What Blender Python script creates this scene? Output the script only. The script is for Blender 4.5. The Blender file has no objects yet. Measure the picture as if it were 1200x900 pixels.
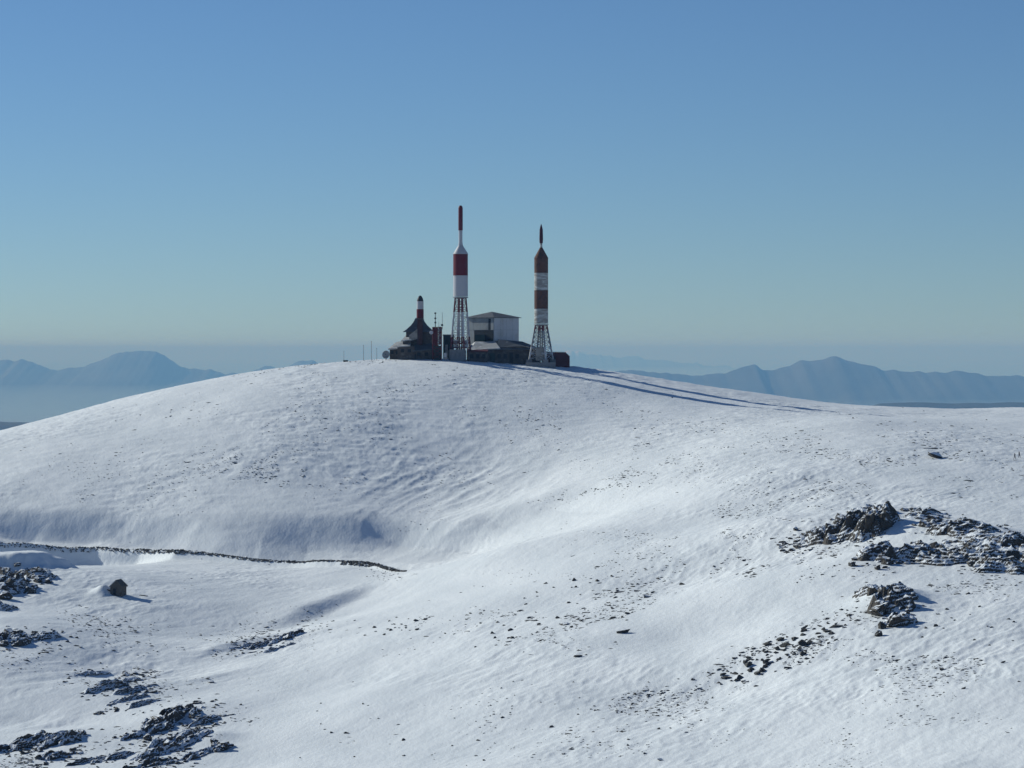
import bpy, bmesh, math, random
import numpy as np
from mathutils import Vector, Matrix
R = math.radians
scene = bpy.context.scene
col = scene.collection
random.seed(7)
rng = np.random.default_rng(11)

# ------------------------------------------------------------------ camera
F = 3570.0            # focal length in pixels of the 1200 px wide photograph
YH = 410.0            # row of the eye level
cam = bpy.data.cameras.new('camera')
cam.sensor_width = 36.0
cam.lens = 36.0 * F / 1200.0
cam.shift_y = -(450.0 - YH) / 1200.0
cam.clip_start = 0.5
cam.clip_end = 400000.0
camo = bpy.data.objects.new('camera', cam)
col.objects.link(camo)
camo.location = (0, 0, 0)
camo.rotation_euler = (R(90), 0, 0)
scene.camera = camo

# ------------------------------------------------------------------ sky, sun, exposure
SUN_AZ = -58.0        # degrees from the view direction, negative = to the left
SUN_EL = 26.0
w = bpy.data.worlds.new('World')
scene.world = w
w.use_nodes = True
nt = w.node_tree
bg = nt.nodes['Background']
sky = nt.nodes.new('ShaderNodeTexSky')
sky.sky_type = 'NISHITA'
sky.sun_disc = False
sky.sun_elevation = R(SUN_EL)
sky.sun_rotation = R(SUN_AZ)
sky.altitude = 2200
sky.air_density = 0.95
sky.dust_density = 0.08
sky.ozone_density = 2.8
wb = nt.nodes.new('ShaderNodeMix'); wb.data_type = 'RGBA'; wb.blend_type = 'MULTIPLY'      # the camera's cool white balance
wb.inputs[0].default_value = 1.0
wb.inputs[7].default_value = (0.58, 0.765, 0.965, 1)
nt.links.new(sky.outputs[0], wb.inputs[6])
nt.links.new(wb.outputs[2], bg.inputs[0])
bg.inputs[1].default_value = 0.075

sun = bpy.data.lights.new('sun', 'SUN')
sun.energy = 4.2
sun.angle = R(0.53)
sun.color = (0.965, 1.0, 0.93)
suno = bpy.data.objects.new('sun', sun)
col.objects.link(suno)
sdir = Vector((math.sin(R(SUN_AZ)) * math.cos(R(SUN_EL)), math.cos(R(SUN_AZ)) * math.cos(R(SUN_EL)), math.sin(R(SUN_EL))))
suno.rotation_euler = sdir.to_track_quat('Z', 'Y').to_euler()
suno.location = (-300, 600, 400)

scene.view_settings.view_transform = 'Standard'
scene.view_settings.look = 'None'
scene.view_settings.exposure = 0.0
scene.view_settings.gamma = 1.0
scene.cycles.use_denoising = True
scene.cycles.max_bounces = 6
scene.cycles.diffuse_bounces = 2
scene.cycles.volume_bounces = 0
scene.cycles.sample_clamp_indirect = 4.0

# ------------------------------------------------------------------ material helpers
MATS = {}
def nmat(name):
    m = bpy.data.materials.new(name)
    m.use_nodes = True
    MATS[name] = m
    return m, m.node_tree, m.node_tree.nodes['Principled BSDF']

def plain(name, rgb, rough=0.7, metal=0.0, var=0.25, scale=0.6, dirt=None, dirt_amt=0.5, bump=0.0):
    """base colour with broad weathering patches of a second colour"""
    m, t, b = nmat(name)
    tc = t.nodes.new('ShaderNodeTexCoord')
    n = t.nodes.new('ShaderNodeTexNoise')
    n.inputs['Scale'].default_value = scale
    n.inputs['Detail'].default_value = 6
    n.inputs['Roughness'].default_value = 0.65
    t.links.new(tc.outputs['Object'], n.inputs['Vector'])
    mix = t.nodes.new('ShaderNodeMix')
    mix.data_type = 'RGBA'
    d = dirt if dirt else tuple(c * (1 - var) for c in rgb)
    mix.inputs[6].default_value = (*rgb, 1)
    mix.inputs[7].default_value = (*d, 1)
    mr = t.nodes.new('ShaderNodeMapRange')
    mr.inputs['From Min'].default_value = 0.62 - 0.3 * dirt_amt
    mr.inputs['From Max'].default_value = 0.80 - 0.3 * dirt_amt
    t.links.new(n.outputs[0], mr.inputs[0])
    t.links.new(mr.outputs[0], mix.inputs[0])
    t.links.new(mix.outputs[2], b.inputs['Base Color'])
    b.inputs['Roughness'].default_value = rough
    b.inputs['Specular IOR Level'].default_value = 0.12
    b.inputs['Metallic'].default_value = metal
    if bump:
        bp = t.nodes.new('ShaderNodeBump')
        bp.inputs['Distance'].default_value = bump
        bp.inputs['Strength'].default_value = 0.6
        t.links.new(n.outputs[0], bp.inputs['Height'])
        t.links.new(bp.outputs[0], b.inputs['Normal'])
    return m

def banded(name, bands, rough=0.6, dirt=(0.2, 0.13, 0.1)):
    """painted bands by height in world metres: list of (z_from, rgb)"""
    m, t, b = nmat(name)
    g = t.nodes.new('ShaderNodeNewGeometry')
    s = t.nodes.new('ShaderNodeSeparateXYZ')
    t.links.new(g.outputs['Position'], s.inputs[0])
    z0 = bands[0][0]; z1 = bands[-1][0] + 30
    mr = t.nodes.new('ShaderNodeMapRange')
    mr.inputs['From Min'].default_value = z0
    mr.inputs['From Max'].default_value = z1
    t.links.new(s.outputs[2], mr.inputs[0])
    cr = t.nodes.new('ShaderNodeValToRGB')
    cr.color_ramp.interpolation = 'CONSTANT'
    el = cr.color_ramp.elements
    el[0].position = 0; el[0].color = (*bands[0][1], 1)
    el[1].position = (bands[1][0] - z0) / (z1 - z0); el[1].color = (*bands[1][1], 1)
    for z, c in bands[2:]:
        e = el.new((z - z0) / (z1 - z0)); e.color = (*c, 1)
    t.links.new(mr.outputs[0], cr.inputs[0])
    n = t.nodes.new('ShaderNodeTexNoise')
    n.inputs['Scale'].default_value = 0.9
    n.inputs['Detail'].default_value = 7
    n.inputs['Roughness'].default_value = 0.7
    t.links.new(g.outputs['Position'], n.inputs['Vector'])
    m2 = t.nodes.new('ShaderNodeMapRange')
    m2.inputs['From Min'].default_value = 0.5
    m2.inputs['From Max'].default_value = 0.8
    m2.inputs['To Max'].default_value = 0.6
    t.links.new(n.outputs[0], m2.inputs[0])
    mix = t.nodes.new('ShaderNodeMix'); mix.data_type = 'RGBA'
    t.links.new(m2.outputs[0], mix.inputs[0])
    t.links.new(cr.outputs[0], mix.inputs[6])
    mix.inputs[7].default_value = (*dirt, 1)
    t.links.new(mix.outputs[2], b.inputs['Base Color'])
    b.inputs['Roughness'].default_value = rough
    return m

def snow_material():
    m, t, b = nmat('snow')
    g = t.nodes.new('ShaderNodeNewGeometry')
    # wind-packed crust and soft drift: slight differences of white
    mp = t.nodes.new('ShaderNodeMapping')
    mp.inputs['Rotation'].default_value = (0, 0, R(26))
    mp.inputs['Scale'].default_value = (1, 0.35, 1)
    t.links.new(g.outputs['Position'], mp.inputs[0])
    n1 = t.nodes.new('ShaderNodeTexNoise')
    n1.inputs['Scale'].default_value = 0.08
    n1.inputs['Detail'].default_value = 8
    n1.inputs['Roughness'].default_value = 0.6
    t.links.new(mp.outputs[0], n1.inputs['Vector'])
    mix = t.nodes.new('ShaderNodeMix'); mix.data_type = 'RGBA'
    mix.inputs[6].default_value = (0.76, 0.785, 0.80, 1)
    mix.inputs[7].default_value = (0.86, 0.875, 0.88, 1)
    mr = t.nodes.new('ShaderNodeMapRange')
    mr.inputs['From Min'].default_value = 0.38
    mr.inputs['From Max'].default_value = 0.62
    t.links.new(n1.outputs[0], mr.inputs[0])
    t.links.new(mr.outputs[0], mix.inputs[0])
    t.links.new(mix.outputs[2], b.inputs['Base Color'])
    b.inputs['Roughness'].default_value = 0.62
    b.inputs['Specular IOR Level'].default_value = 0.25
    # fine wind ripples
    n2 = t.nodes.new('ShaderNodeTexNoise')
    n2.inputs['Scale'].default_value = 1.6
    n2.inputs['Detail'].default_value = 5
    n2.inputs['Roughness'].default_value = 0.6
    t.links.new(mp.outputs[0], n2.inputs['Vector'])
    bp = t.nodes.new('ShaderNodeBump')
    bp.inputs['Strength'].default_value = 0.55
    bp.inputs['Distance'].default_value = 0.14
    t.links.new(n2.outputs[0], bp.inputs['Height'])
    t.links.new(bp.outputs[0], b.inputs['Normal'])
    return m

def rock_material(name, a, c, snow_lo, snow_hi):
    """dark lichened rock, snow lying where the face points up"""
    m, t, b = nmat(name)
    g = t.nodes.new('ShaderNodeNewGeometry')
    n = t.nodes.new('ShaderNodeTexNoise')
    n.inputs['Scale'].default_value = 1.1
    n.inputs['Detail'].default_value = 8
    n.inputs['Roughness'].default_value = 0.7
    t.links.new(g.outputs['Position'], n.inputs['Vector'])
    cr = t.nodes.new('ShaderNodeValToRGB')
    cr.color_ramp.elements[0].position = 0.3; cr.color_ramp.elements[0].color = (*a, 1)
    cr.color_ramp.elements[1].position = 0.7; cr.color_ramp.elements[1].color = (*c, 1)
    t.links.new(n.outputs[0], cr.inputs[0])
    s = t.nodes.new('ShaderNodeSeparateXYZ')
    bp = t.nodes.new('ShaderNodeBump')
    bp.inputs['Strength'].default_value = 0.9
    bp.inputs['Distance'].default_value = 0.35
    t.links.new(n.outputs[0], bp.inputs['Height'])
    t.links.new(g.outputs['Normal'], s.inputs[0])
    n3 = t.nodes.new('ShaderNodeTexNoise')
    n3.inputs['Scale'].default_value = 0.9
    n3.inputs['Detail'].default_value = 6
    t.links.new(g.outputs['Position'], n3.inputs['Vector'])
    ad = t.nodes.new('ShaderNodeMath'); ad.operation = 'MULTIPLY_ADD'
    ad.inputs[1].default_value = 0.9; 
    t.links.new(n3.outputs[0], ad.inputs[0]); t.links.new(s.outputs[2], ad.inputs[2])
    mr = t.nodes.new('ShaderNodeMapRange')
    mr.inputs['From Min'].default_value = snow_lo
    mr.inputs['From Max'].default_value = snow_hi
    t.links.new(ad.outputs[0], mr.inputs[0])
    mix = t.nodes.new('ShaderNodeMix'); mix.data_type = 'RGBA'
    t.links.new(mr.outputs[0], mix.inputs[0])
    t.links.new(cr.outputs[0], mix.inputs[6])
    mix.inputs[7].default_value = (0.8, 0.82, 0.85, 1)
    t.links.new(mix.outputs[2], b.inputs['Base Color'])
    b.inputs['Roughness'].default_value = 0.85
    t.links.new(bp.outputs[0], b.inputs['Normal'])
    return m

SNOW = snow_material()
ROCK = rock_material('rock', (0.016, 0.014, 0.012), (0.075, 0.060, 0.043), 1.12, 1.24)
ROCKBARE = rock_material('rock_bare', (0.018, 0.017, 0.017), (0.075, 0.068, 0.055), 1.42, 1.55)
BEDROCK = rock_material('bedrock', (0.016, 0.014, 0.012), (0.080, 0.062, 0.044), 1.0, 1.10)
SCRUB = plain('scrub', (0.035, 0.033, 0.025), 0.9, var=0.4, scale=0.4)

# ------------------------------------------------------------------ mesh helpers
class MB:
    def __init__(s): s.v = []; s.f = []
    def add(s, v, f):
        o = len(s.v); s.v += [tuple(p) for p in v]; s.f += [tuple(i + o for i in q) for q in f]; return s
    def box(s, x0, x1, y0, y1, z0, z1):
        v = [(x, y, z) for z in (z0, z1) for y in (y0, y1) for x in (x0, x1)]
        return s.add(v, [(0, 2, 3, 1), (4, 5, 7, 6), (0, 1, 5, 4), (2, 6, 7, 3), (0, 4, 6, 2), (1, 3, 7, 5)])
    def tube(s, a, b, r0, r1=None, n=8):
        r1 = r0 if r1 is None else r1
        a = Vector(a); b = Vector(b); d = (b - a).normalized()
        u = d.orthogonal().normalized(); w_ = d.cross(u)
        v = []
        for p, r in ((a, r0), (b, r1)):
            for i in range(n):
                t = 2 * math.pi * i / n
                v.append(p + u * (r * math.cos(t)) + w_ * (r * math.sin(t)))
        f = [(i, (i + 1) % n, n + (i + 1) % n, n + i) for i in range(n)] + [tuple(range(n - 1, -1, -1)), tuple(range(n, 2 * n))]
        return s.add(v, f)
    def lathe(s, c, prof, n=24):
        v = []; f = []
        for r, z in prof:
            for i in range(n):
                t = 2 * math.pi * i / n
                v.append((c[0] + r * math.cos(t), c[1] + r * math.sin(t), z))
        for k in range(len(prof) - 1):
            for i in range(n):
                f.append((k * n + i, k * n + (i + 1) % n, (k + 1) * n + (i + 1) % n, (k + 1) * n + i))
        f.append(tuple(range(n - 1, -1, -1))); f.append(tuple((len(prof) - 1) * n + i for i in range(n)))
        return s.add(v, f)
    def prism(s, foot, z0, z1):
        n = len(foot)
        v = [(x, y, z0) for x, y in foot] + [(x, y, z1) for x, y in foot]
        f = [(i, (i + 1) % n, n + (i + 1) % n, n + i) for i in range(n)] + [tuple(range(n - 1, -1, -1)), tuple(range(n, 2 * n))]
        return s.add(v, f)
    def extrude_y(s, prof, y0, y1):
        """outline in x,z pushed through y"""
        n = len(prof)
        v = [(x, y0, z) for x, z in prof] + [(x, y1, z) for x, z in prof]
        f = [(i, (i + 1) % n, n + (i + 1) % n, n + i) for i in range(n)] + [tuple(range(n - 1, -1, -1)), tuple(range(n, 2 * n))]
        return s.add(v, f)
    def build(s, name, mat, parent=None, smooth=False):
        me = bpy.data.meshes.new(name)
        me.from_pydata(s.v, [], s.f)
        bm = bmesh.new(); bm.from_mesh(me); bmesh.ops.recalc_face_normals(bm, faces=bm.faces); bm.to_mesh(me); bm.free()
        me.materials.append(mat)
        if smooth:
            me.polygons.foreach_set('use_smooth', [True] * len(me.polygons))
            me.set_sharp_from_angle(angle=R(40))
        o = bpy.data.objects.new(name, me)
        col.objects.link(o)
        if parent: attach(o, parent)
        return o

def attach(o, parent):
    o.parent = parent
    o.matrix_parent_inverse = Matrix.Translation(-parent_world(parent))

def parent_world(p):
    v = Vector(p.location)
    return v if p.parent is None else Vector((0, 0, 0)) if p.type == 'MESH' else v

def tag(o, label, cat, group=None):
    o['label'] = label; o['category'] = cat
    if group: o['group'] = group
    return o

def empty(name, loc, label, cat, group=None):
    o = bpy.data.objects.new(name, None)
    o.empty_display_size = 0.5
    col.objects.link(o); o.location = loc
    return tag(o, label, cat, group)

def structure(o): o['kind'] = 'structure'; return o

# ------------------------------------------------------------------ noise
def _hash(ix, iy, seed):
    h = (ix * 374761393 + iy * 668265263 + seed * 974634777) & 0xffffffff
    h = ((h ^ (h >> 13)) * 1274126177) & 0xffffffff
    return (h ^ (h >> 16)) & 0xffffffff

def perlin(x, y, seed=0):
    fx = np.floor(x); fy = np.floor(y)
    ix = fx.astype(np.int64); iy = fy.astype(np.int64)
    dx = x - fx; dy = y - fy
    u = dx * dx * dx * (dx * (dx * 6 - 15) + 10); v = dy * dy * dy * (dy * (dy * 6 - 15) + 10)
    def g(ox, oy):
        a = _hash(ix + ox, iy + oy, seed) * (2 * math.pi / 4294967296.0)
        return np.cos(a) * (dx - ox) + np.sin(a) * (dy - oy)
    n0 = g(0, 0) * (1 - u) + g(1, 0) * u
    n1 = g(0, 1) * (1 - u) + g(1, 1) * u
    return (n0 * (1 - v) + n1 * v) * 1.5

def sstep(a, b, x):
    t = np.clip((x - a) / (b - a), 0, 1)
    return t * t * (3 - 2 * t)

# ------------------------------------------------------------------ terrain: heights from surveyed points
# columns of the photograph: (pixel x, [(pixel y, distance in metres)...] from the crest towards the camera)
COLS = [
 (-300, [(560, 900), (600, 830), (660, 765), (720, 660), (800, 560), (920, 470)]),
 (-120, [(528, 930), (570, 860), (628, 803), (680, 700), (740, 610), (810, 540), (930, 450)]),
 (0,    [(503, 950), (535, 882), (580, 835), (626, 798), (665, 705), (720, 610), (780, 560), (835, 525), (900, 465)]),
 (150,  [(466, 975), (500, 905), (560, 847), (600, 818), (636, 790), (690, 675), (740, 622), (785, 580), (850, 515), (900, 468)]),
 (300,  [(436, 990), (475, 912), (540, 854), (600, 811), (649, 770), (690, 700), (735, 648), (800, 562), (850, 512), (900, 468)]),
 (430,  [(423, 1000), (466, 925), (540, 860), (600, 812), (657, 752), (682, 712), (740, 615), (800, 547), (900, 460)]),
 (520,  [(421, 1003), (465, 930), (540, 868), (600, 816), (640, 780), (662, 752), (690, 665), (740, 590), (800, 530), (900, 450)]),
 (600,  [(426, 1005), (466, 935), (530, 875), (575, 832), (606, 790), (640, 702), (700, 625), (760, 555), (820, 503), (900, 440)]),
 (700,  [(434, 1010), (470, 937), (520, 873), (548, 838), (574, 796), (620, 706), (680, 628), (750, 553), (820, 497), (900, 434)]),
 (800,  [(449, 1020), (475, 935), (520, 855), (570, 768), (620, 690), (680, 620), (750, 550), (820, 495), (900, 430)]),
 (900,  [(465, 1035), (479, 935), (515, 825), (560, 738), (610, 660), (670, 600), (740, 535), (820, 475), (900, 420)]),
 (1000, [(477, 1060), (484, 940), (495, 855), (520, 800), (560, 730), (610, 650), (665, 585), (735, 520), (820, 460), (900, 410)]),
 (1100, [(481, 1080), (489, 935), (502, 850), (530, 785), (570, 715), (615, 645), (665, 585), (735, 515), (820, 450), (900, 400)]),
 (1200, [(478, 1090), (488, 930), (506, 850), (535, 785), (575, 712), (620, 640), (670, 580), (735, 510), (820, 445), (900, 395)]),
 (1330, [(480, 1090), (492, 930), (540, 785), (580, 708), (625, 635), (675, 575), (740, 505), (820, 440), (900, 390)]),
 (1500, [(486, 1080), (545, 785), (630, 630), (745, 500), (900, 385)]),
]
pts = []
for px, lst in COLS:
    for py, d in lst:
        pts.append(((px - 600) / F * d, d, -(py - YH) / F * d))
    # behind the crest the hill falls away
    py, d = lst[0]
    zc = -(py - YH) / F * d
    pts.append(((px - 600) / F * (d + 45), d + 45, zc - 3.2))
    pts.append(((px - 600) / F * (d + 130), d + 130, zc - 22))
    pts.append(((px - 600) / F * (d + 300), d + 300, zc - 80))
    # towards the camera: dip below the line of sight, then the hill the camera stands on
    pts.append(((px - 600) / F * 320, 320, -62))
    pts.append(((px - 600) / F * 220, 220, -48))
for t in (-0.3, -0.1, 0.1, 0.3):
    pts.append((t * 100, 100, -24)); pts.append((t * 40, 40, -9))
pts.append((0, 0, -1.8)); pts.append((-30, 0, -3)); pts.append((30, 0, -3))
pts = np.array(pts)
S = 500.0
def tps_k(r2): return 0.5 * r2 * np.log(np.maximum(r2, 1e-12))
PX = pts[:, 0] / S; PY = pts[:, 1] / S
n = len(pts)
K = tps_k((PX[:, None] - PX[None]) ** 2 + (PY[:, None] - PY[None]) ** 2) + np.eye(n) * 2e-5
A = np.zeros((n + 3, n + 3)); A[:n, :n] = K; A[:n, n] = 1; A[:n, n + 1] = PX; A[:n, n + 2] = PY
A[n, :n] = 1; A[n + 1, :n] = PX; A[n + 2, :n] = PY
WT = np.linalg.solve(A, np.concatenate([pts[:, 2], [0, 0, 0]]))

def base_height(x, y):
    yy = np.clip(y, 0.0, 1320.0)
    t = np.where(y > 1, x / np.maximum(y, 1), 0)
    tc = np.clip(t, -0.3, 0.3)
    xx = np.where(y > 60, tc * yy, np.clip(x, -40, 40))
    X = xx / S; Y = yy / S
    out = np.empty_like(X)
    for a in range(0, len(X), 60000):
        b = slice(a, a + 60000)
        r2 = (X[b, None] - PX[None]) ** 2 + (Y[b, None] - PY[None]) ** 2
        out[b] = tps_k(r2) @ WT[:n] + WT[n] + WT[n + 1] * X[b] + WT[n + 2] * Y[b]
    out -= 0.34 * np.maximum(y - 1320, 0)
    out -= 0.30 * np.maximum(np.abs(x) - 0.3 * np.maximum(yy, 120), 0)
    return np.maximum(out, -780)

# grid: rows of depth, columns of direction, both much finer where the photograph looks
rows = np.concatenate([np.linspace(1, 370, 40)[:-1], np.linspace(0, 1, 880)[:-1] ** 1.12 * 730 + 370, np.linspace(1100, 1400, 40)[:-1], np.geomspace(1400, 5200, 26)])
dense = np.linspace(-0.186, 0.186, 1000)
side = 0.186 + (np.linspace(0, 1, 30)[1:] ** 2) * 1.4
colst = np.concatenate([-side[::-1], dense, side])
NR, NC = len(rows), len(colst)
GY = np.repeat(rows, NC); GT = np.tile(colst, NR); GX = GY * GT
GX = np.where(GY < 60, GT * 60, GX)
BASE = base_height(GX, GY)
C0 = len(side)      # first dense column

def make_lookup(Z):
    Zm = Z.reshape(NR, NC)
    prof = YH - F * Zm / rows[:, None]
    lo = int(np.searchsorted(rows, 300)); hi = int(np.searchsorted(rows, 1250))
    vis = np.minimum.accumulate(prof[lo:hi], axis=0)
    def look(px, py):
        c = C0 + ((px - 600) / F + 0.186) / (0.372) * (len(dense) - 1)
        c = int(round(min(max(c, C0), C0 + len(dense) - 1)))
        v = vis[:, c]
        k = int(np.searchsorted(-v, -py))
        if k >= hi - lo: return None
        k = max(k, 1)
        f = 0 if v[k - 1] == v[k] else (v[k - 1] - py) / (v[k - 1] - v[k])
        f = min(max(f, 0), 1)
        d = rows[lo + k - 1] * (1 - f) + rows[lo + k] * f
        z = Zm[lo + k - 1, c] * (1 - f) + Zm[lo + k, c] * f
        return ((px - 600) / F * d, d, z)
    return look
look0 = make_lookup(BASE)

# scarps: wind lips, the cut bank of the track, furrows.  polyline in photo pixels, drop in metres on the near side,
# width of the drop, reach of the hollow in front, lip height behind, lip width
SCARPS = [
 ([(-150, 622), (-60, 624), (0, 624), (60, 625), (115, 627), (165, 634), (205, 641), (260, 645), (330, 651), (400, 655), (440, 660), (462, 667), (476, 669)],
  [4.2, 4.2, 4.2, 4.2, 4.2, 3.4, 1.6, 1.2, 1.2, 1.1, 0.9, 0.5, 0.0], 2.6, 42, 0.6, 5),
 ([(30, 588), (75, 596), (115, 600), (160, 602), (240, 601), (320, 600), (370, 601), (402, 600), (428, 592)], [0.0, 3.2, 4.2, 3.4, 1.8, 2.8, 4.6, 4.4, 0.0], 20, 18, 0.3, 18),
 ([(290, 737), (350, 713), (395, 694), (425, 682)], [0.0, 1.9, 1.5, 0.0], 7, 18, 0.3, 7),
 ([(190, 784), (260, 757), (350, 734)], [0.0, 0.9, 0.0], 5, 10, 0.2, 5),
 ([(440, 642), (500, 624), (560, 604), (620, 586), (690, 564)], [0.0, 2.4, 3.0, 2.4, 0.0], 18, 24, 0.3, 16),
]
# mounds: pixel x, y of the centre, half sizes across / along depth in metres, height
MOUNDS = [(1040, 628, 11, 12, 2.6), (1030, 655, 10, 9, 1.2), (1130, 636, 18, 15, 3.4), (1046, 706, 6.5, 9, 2.6), (1190, 655, 13, 14, 3.0),
          (210, 838, 13, 16, 1.2), (50, 862, 10, 10, 1.2), (250, 866, 4, 6, 1.0), (121, 692, 2.2, 3.5, 1.5), (462, 419, 3.2, 2.5, 1.4)]

def features(x, y, z):
    for poly, drops, wd, reach, lip, lw in SCARPS:
        P = [look0(*q) if len(q) == 2 else ((q[0] - 600) / F * q[2], q[2], 0) for q in poly]
        idx = [i for i, p in enumerate(P) if p]
        Q = [P[i] for i in idx]; Dp = [drops[i] for i in idx]
        xs = [p[0] for p in Q]; ys = [p[1] for p in Q]
        m = np.where((x > min(xs) - 60) & (x < max(xs) + 60) & (y > min(ys) - 90) & (y < max(ys) + 60))[0]
        if len(m) == 0: continue
        X = x[m] + 1.0 * perlin(x[m] / 18, y[m] / 18, 91); Y = y[m] + 1.5 * perlin(x[m] / 21, y[m] / 21, 92)
        best = np.full(len(m), 1e9); sgn = np.zeros(len(m)); dr = np.zeros(len(m))
        for k in range(len(Q) - 1):
            ax, ay = xs[k], ys[k]; bx, by = xs[k + 1] - ax, ys[k + 1] - ay
            L2 = bx * bx + by * by
            t = np.clip(((X - ax) * bx + (Y - ay) * by) / L2, 0, 1)
            ex = X - ax - t * bx; ey = Y - ay - t * by
            d = np.hypot(ex, ey)
            u = d < best
            best = np.where(u, d, best)
            sgn = np.where(u, np.sign(bx * ey - by * ex), sgn)
            dd = Dp[k] * (1 - t) + Dp[k + 1] * t
            dr = np.where(u, dd, dr)
        s = best * sgn            # >0: far side
        drop = -dr * sstep(0, wd, -s) * np.exp(-np.maximum(-s - wd, 0) ** 2 / (2 * reach * reach))
        up = lip * np.where(s > 0, np.exp(-(s / lw) ** 2), np.exp(-(s / (0.7 * wd)) ** 2))
        z[m] += drop + up * sstep(0.0, 1.6, dr)
        if wd < 3:       # the track itself: a level strip behind the bank
            z[m] -= 0.30 * np.minimum(s, 9) * (s > 0) * (1 - sstep(9, 22, s)) * sstep(0.0, 1.0, dr)
    # flat-topped knoll with a steep shaded edge towards the camera
    for px, d, a, b, h, r0 in ((-24, 706, 21, 15, 3.7, 0.62),):
        kx = (px - 600) / F * d
        m = np.where((np.abs(x - kx) < a * 1.6) & (np.abs(y - d) < b * 1.6))[0]
        X = x[m]; Y = y[m]
        rr = (np.abs((X - kx) / a) ** 2.4 + np.abs((Y - d) / b) ** 2.4) ** (1 / 2.4) + 0.10 * perlin(X / 9, Y / 9, 77) + 0.05 * perlin(X / 3.5, Y / 3.5, 78)
        z[m] += h * (1 - sstep(r0, 1.05, rr)) * np.where(Y > d, 1, 1)
    for px, py, a, b, h in MOUNDS:
        p = look0(px, py)
        if p is None: continue
        q = ((x - p[0]) / a) ** 2 + ((y - p[1]) / b) ** 2
        z += h * np.exp(-q * 1.1)
    return z

def roughness(x, y):
    wx = x * math.cos(R(26)) - y * math.sin(R(26)); wy = x * math.sin(R(26)) + y * math.cos(R(26))
    wx = wx + 3.0 * perlin(x / 31, y / 31, 40); wy = wy + 3.0 * perlin(x / 29, y / 33, 41)
    patch = sstep(-0.15, 0.35, perlin(x / 60 + 3.3, y / 75, 5) + 0.5 * perlin(x / 19, y / 24, 6))
    fine = 0.55 + 0.75 * patch
    # the wind keeps the sunny flank polished
    qx, qy = look0(560, 690)[:2]
    fine = fine * (1 - 0.72 * np.exp(-((x - qx + 0.28 * (y - qy)) / 24) ** 2 - ((y - qy) / 150) ** 2))
    fine = fine * (1 - 0.5 * sstep(600, 520, y) * sstep(0.02, -0.06, x / y))
    z = 0.75 * perlin(x / 70, y / 90, 1) + 0.30 * perlin(wx / 24, wy / 44, 2)
    far = sstep(740, 820, y)
    # long drift furrows along the beds, strongest on the lower left slope
    low = (1 - far) * (0.22 + 0.78 * sstep(0.03, -0.07, x / y) * sstep(700, 640, y))
    fur = 0.62 * perlin(wx / 19, wy / 70, 21) + (0.2 + 0.8 * patch) * (0.26 * perlin(wx / 7.5, wy / 34, 22) + 0.10 * perlin(wx / 3.4, wy / 17, 23) + 0.035 * perlin(wx / 1.5, wy / 9, 24))
    z += low * fur
    bx, by = look0(520, 575)[:2]
    bowl = np.exp(-((x - bx) / 26) ** 2 - ((y - by) / 42) ** 2)
    z += bowl * (0.26 * np.clip(1 - 3.2 * np.abs(perlin(wx / 9, wy / 44, 31)), 0, 1) + 0.13 * np.clip(1 - 3 * np.abs(perlin(wx / 4.5, wy / 24, 32)), 0, 1))
    zn = 0.10 * perlin(x / 13, y / 9, 13) + 0.13 * perlin(x / 6.5 + .2 * y / 6.5, y / 3.4, 14) + 0.085 * perlin(x / 3.2, y / 2.0, 15) + 0.05 * perlin(x / 1.3, y / 1.2, 16)
    z += far * (0.7 + 0.9 * patch) * zn
    fine = fine * (1 - 0.85 * far)
    z += fine * (0.19 * perlin(wx / 9, wy / 17, 3) + 0.13 * perlin(wx / 3.6, wy / 7.0, 4))
    rid = 1 - np.abs(perlin(wx / 2.1, wy / 5.5, 7)) * 2
    z += fine * 0.085 * np.clip(rid, 0, 1) + fine * 0.055 * perlin(wx / 0.95, wy / 2.2, 8)
    return z

ZZ = features(GX, GY, BASE.copy())
act = (GY > 330) & (GY < 1500) & (np.abs(GT) < 0.25)
ZZ[act] += roughness(GX[act], GY[act]) * sstep(330, 380, GY[act])
look = make_lookup(ZZ)
ZM = ZZ.reshape(NR, NC)

def ground_z(x, y):
    t = x / y
    c = np.interp(t, colst, np.arange(NC)); r = np.interp(y, rows, np.arange(NR))
    c0 = int(min(c, NC - 2)); r0 = int(min(r, NR - 2)); fc = c - c0; fr = r - r0
    return float((ZM[r0, c0] * (1 - fc) + ZM[r0, c0 + 1] * fc) * (1 - fr) + (ZM[r0 + 1, c0] * (1 - fc) + ZM[r0 + 1, c0 + 1] * fc) * fr)

def grid_mesh(name, X, Y, Z, nr, nc, mat):
    me = bpy.data.meshes.new(name)
    N = nr * nc
    me.vertices.add(N)
    co = np.empty(N * 3, np.float32); co[0::3] = X; co[1::3] = Y; co[2::3] = Z
    me.vertices.foreach_set('co', co)
    r = np.arange(nr - 1)[:, None] * nc + np.arange(nc - 1)[None]
    q = np.stack([r, r + 1, r + nc + 1, r + nc], -1).reshape(-1).astype(np.int32)
    nf = (nr - 1) * (nc - 1)
    me.loops.add(nf * 4); me.loops.foreach_set('vertex_index', q)
    me.polygons.add(nf)
    me.polygons.foreach_set('loop_start', np.arange(nf, dtype=np.int32) * 4)
    me.polygons.foreach_set('use_smooth', np.ones(nf, bool))
    me.update(calc_edges=True)
    me.materials.append(mat)
    o = bpy.data.objects.new(name, me); col.objects.link(o)
    return o
structure(grid_mesh('snow_hill', GX, GY, ZZ, NR, NC, SNOW))

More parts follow.
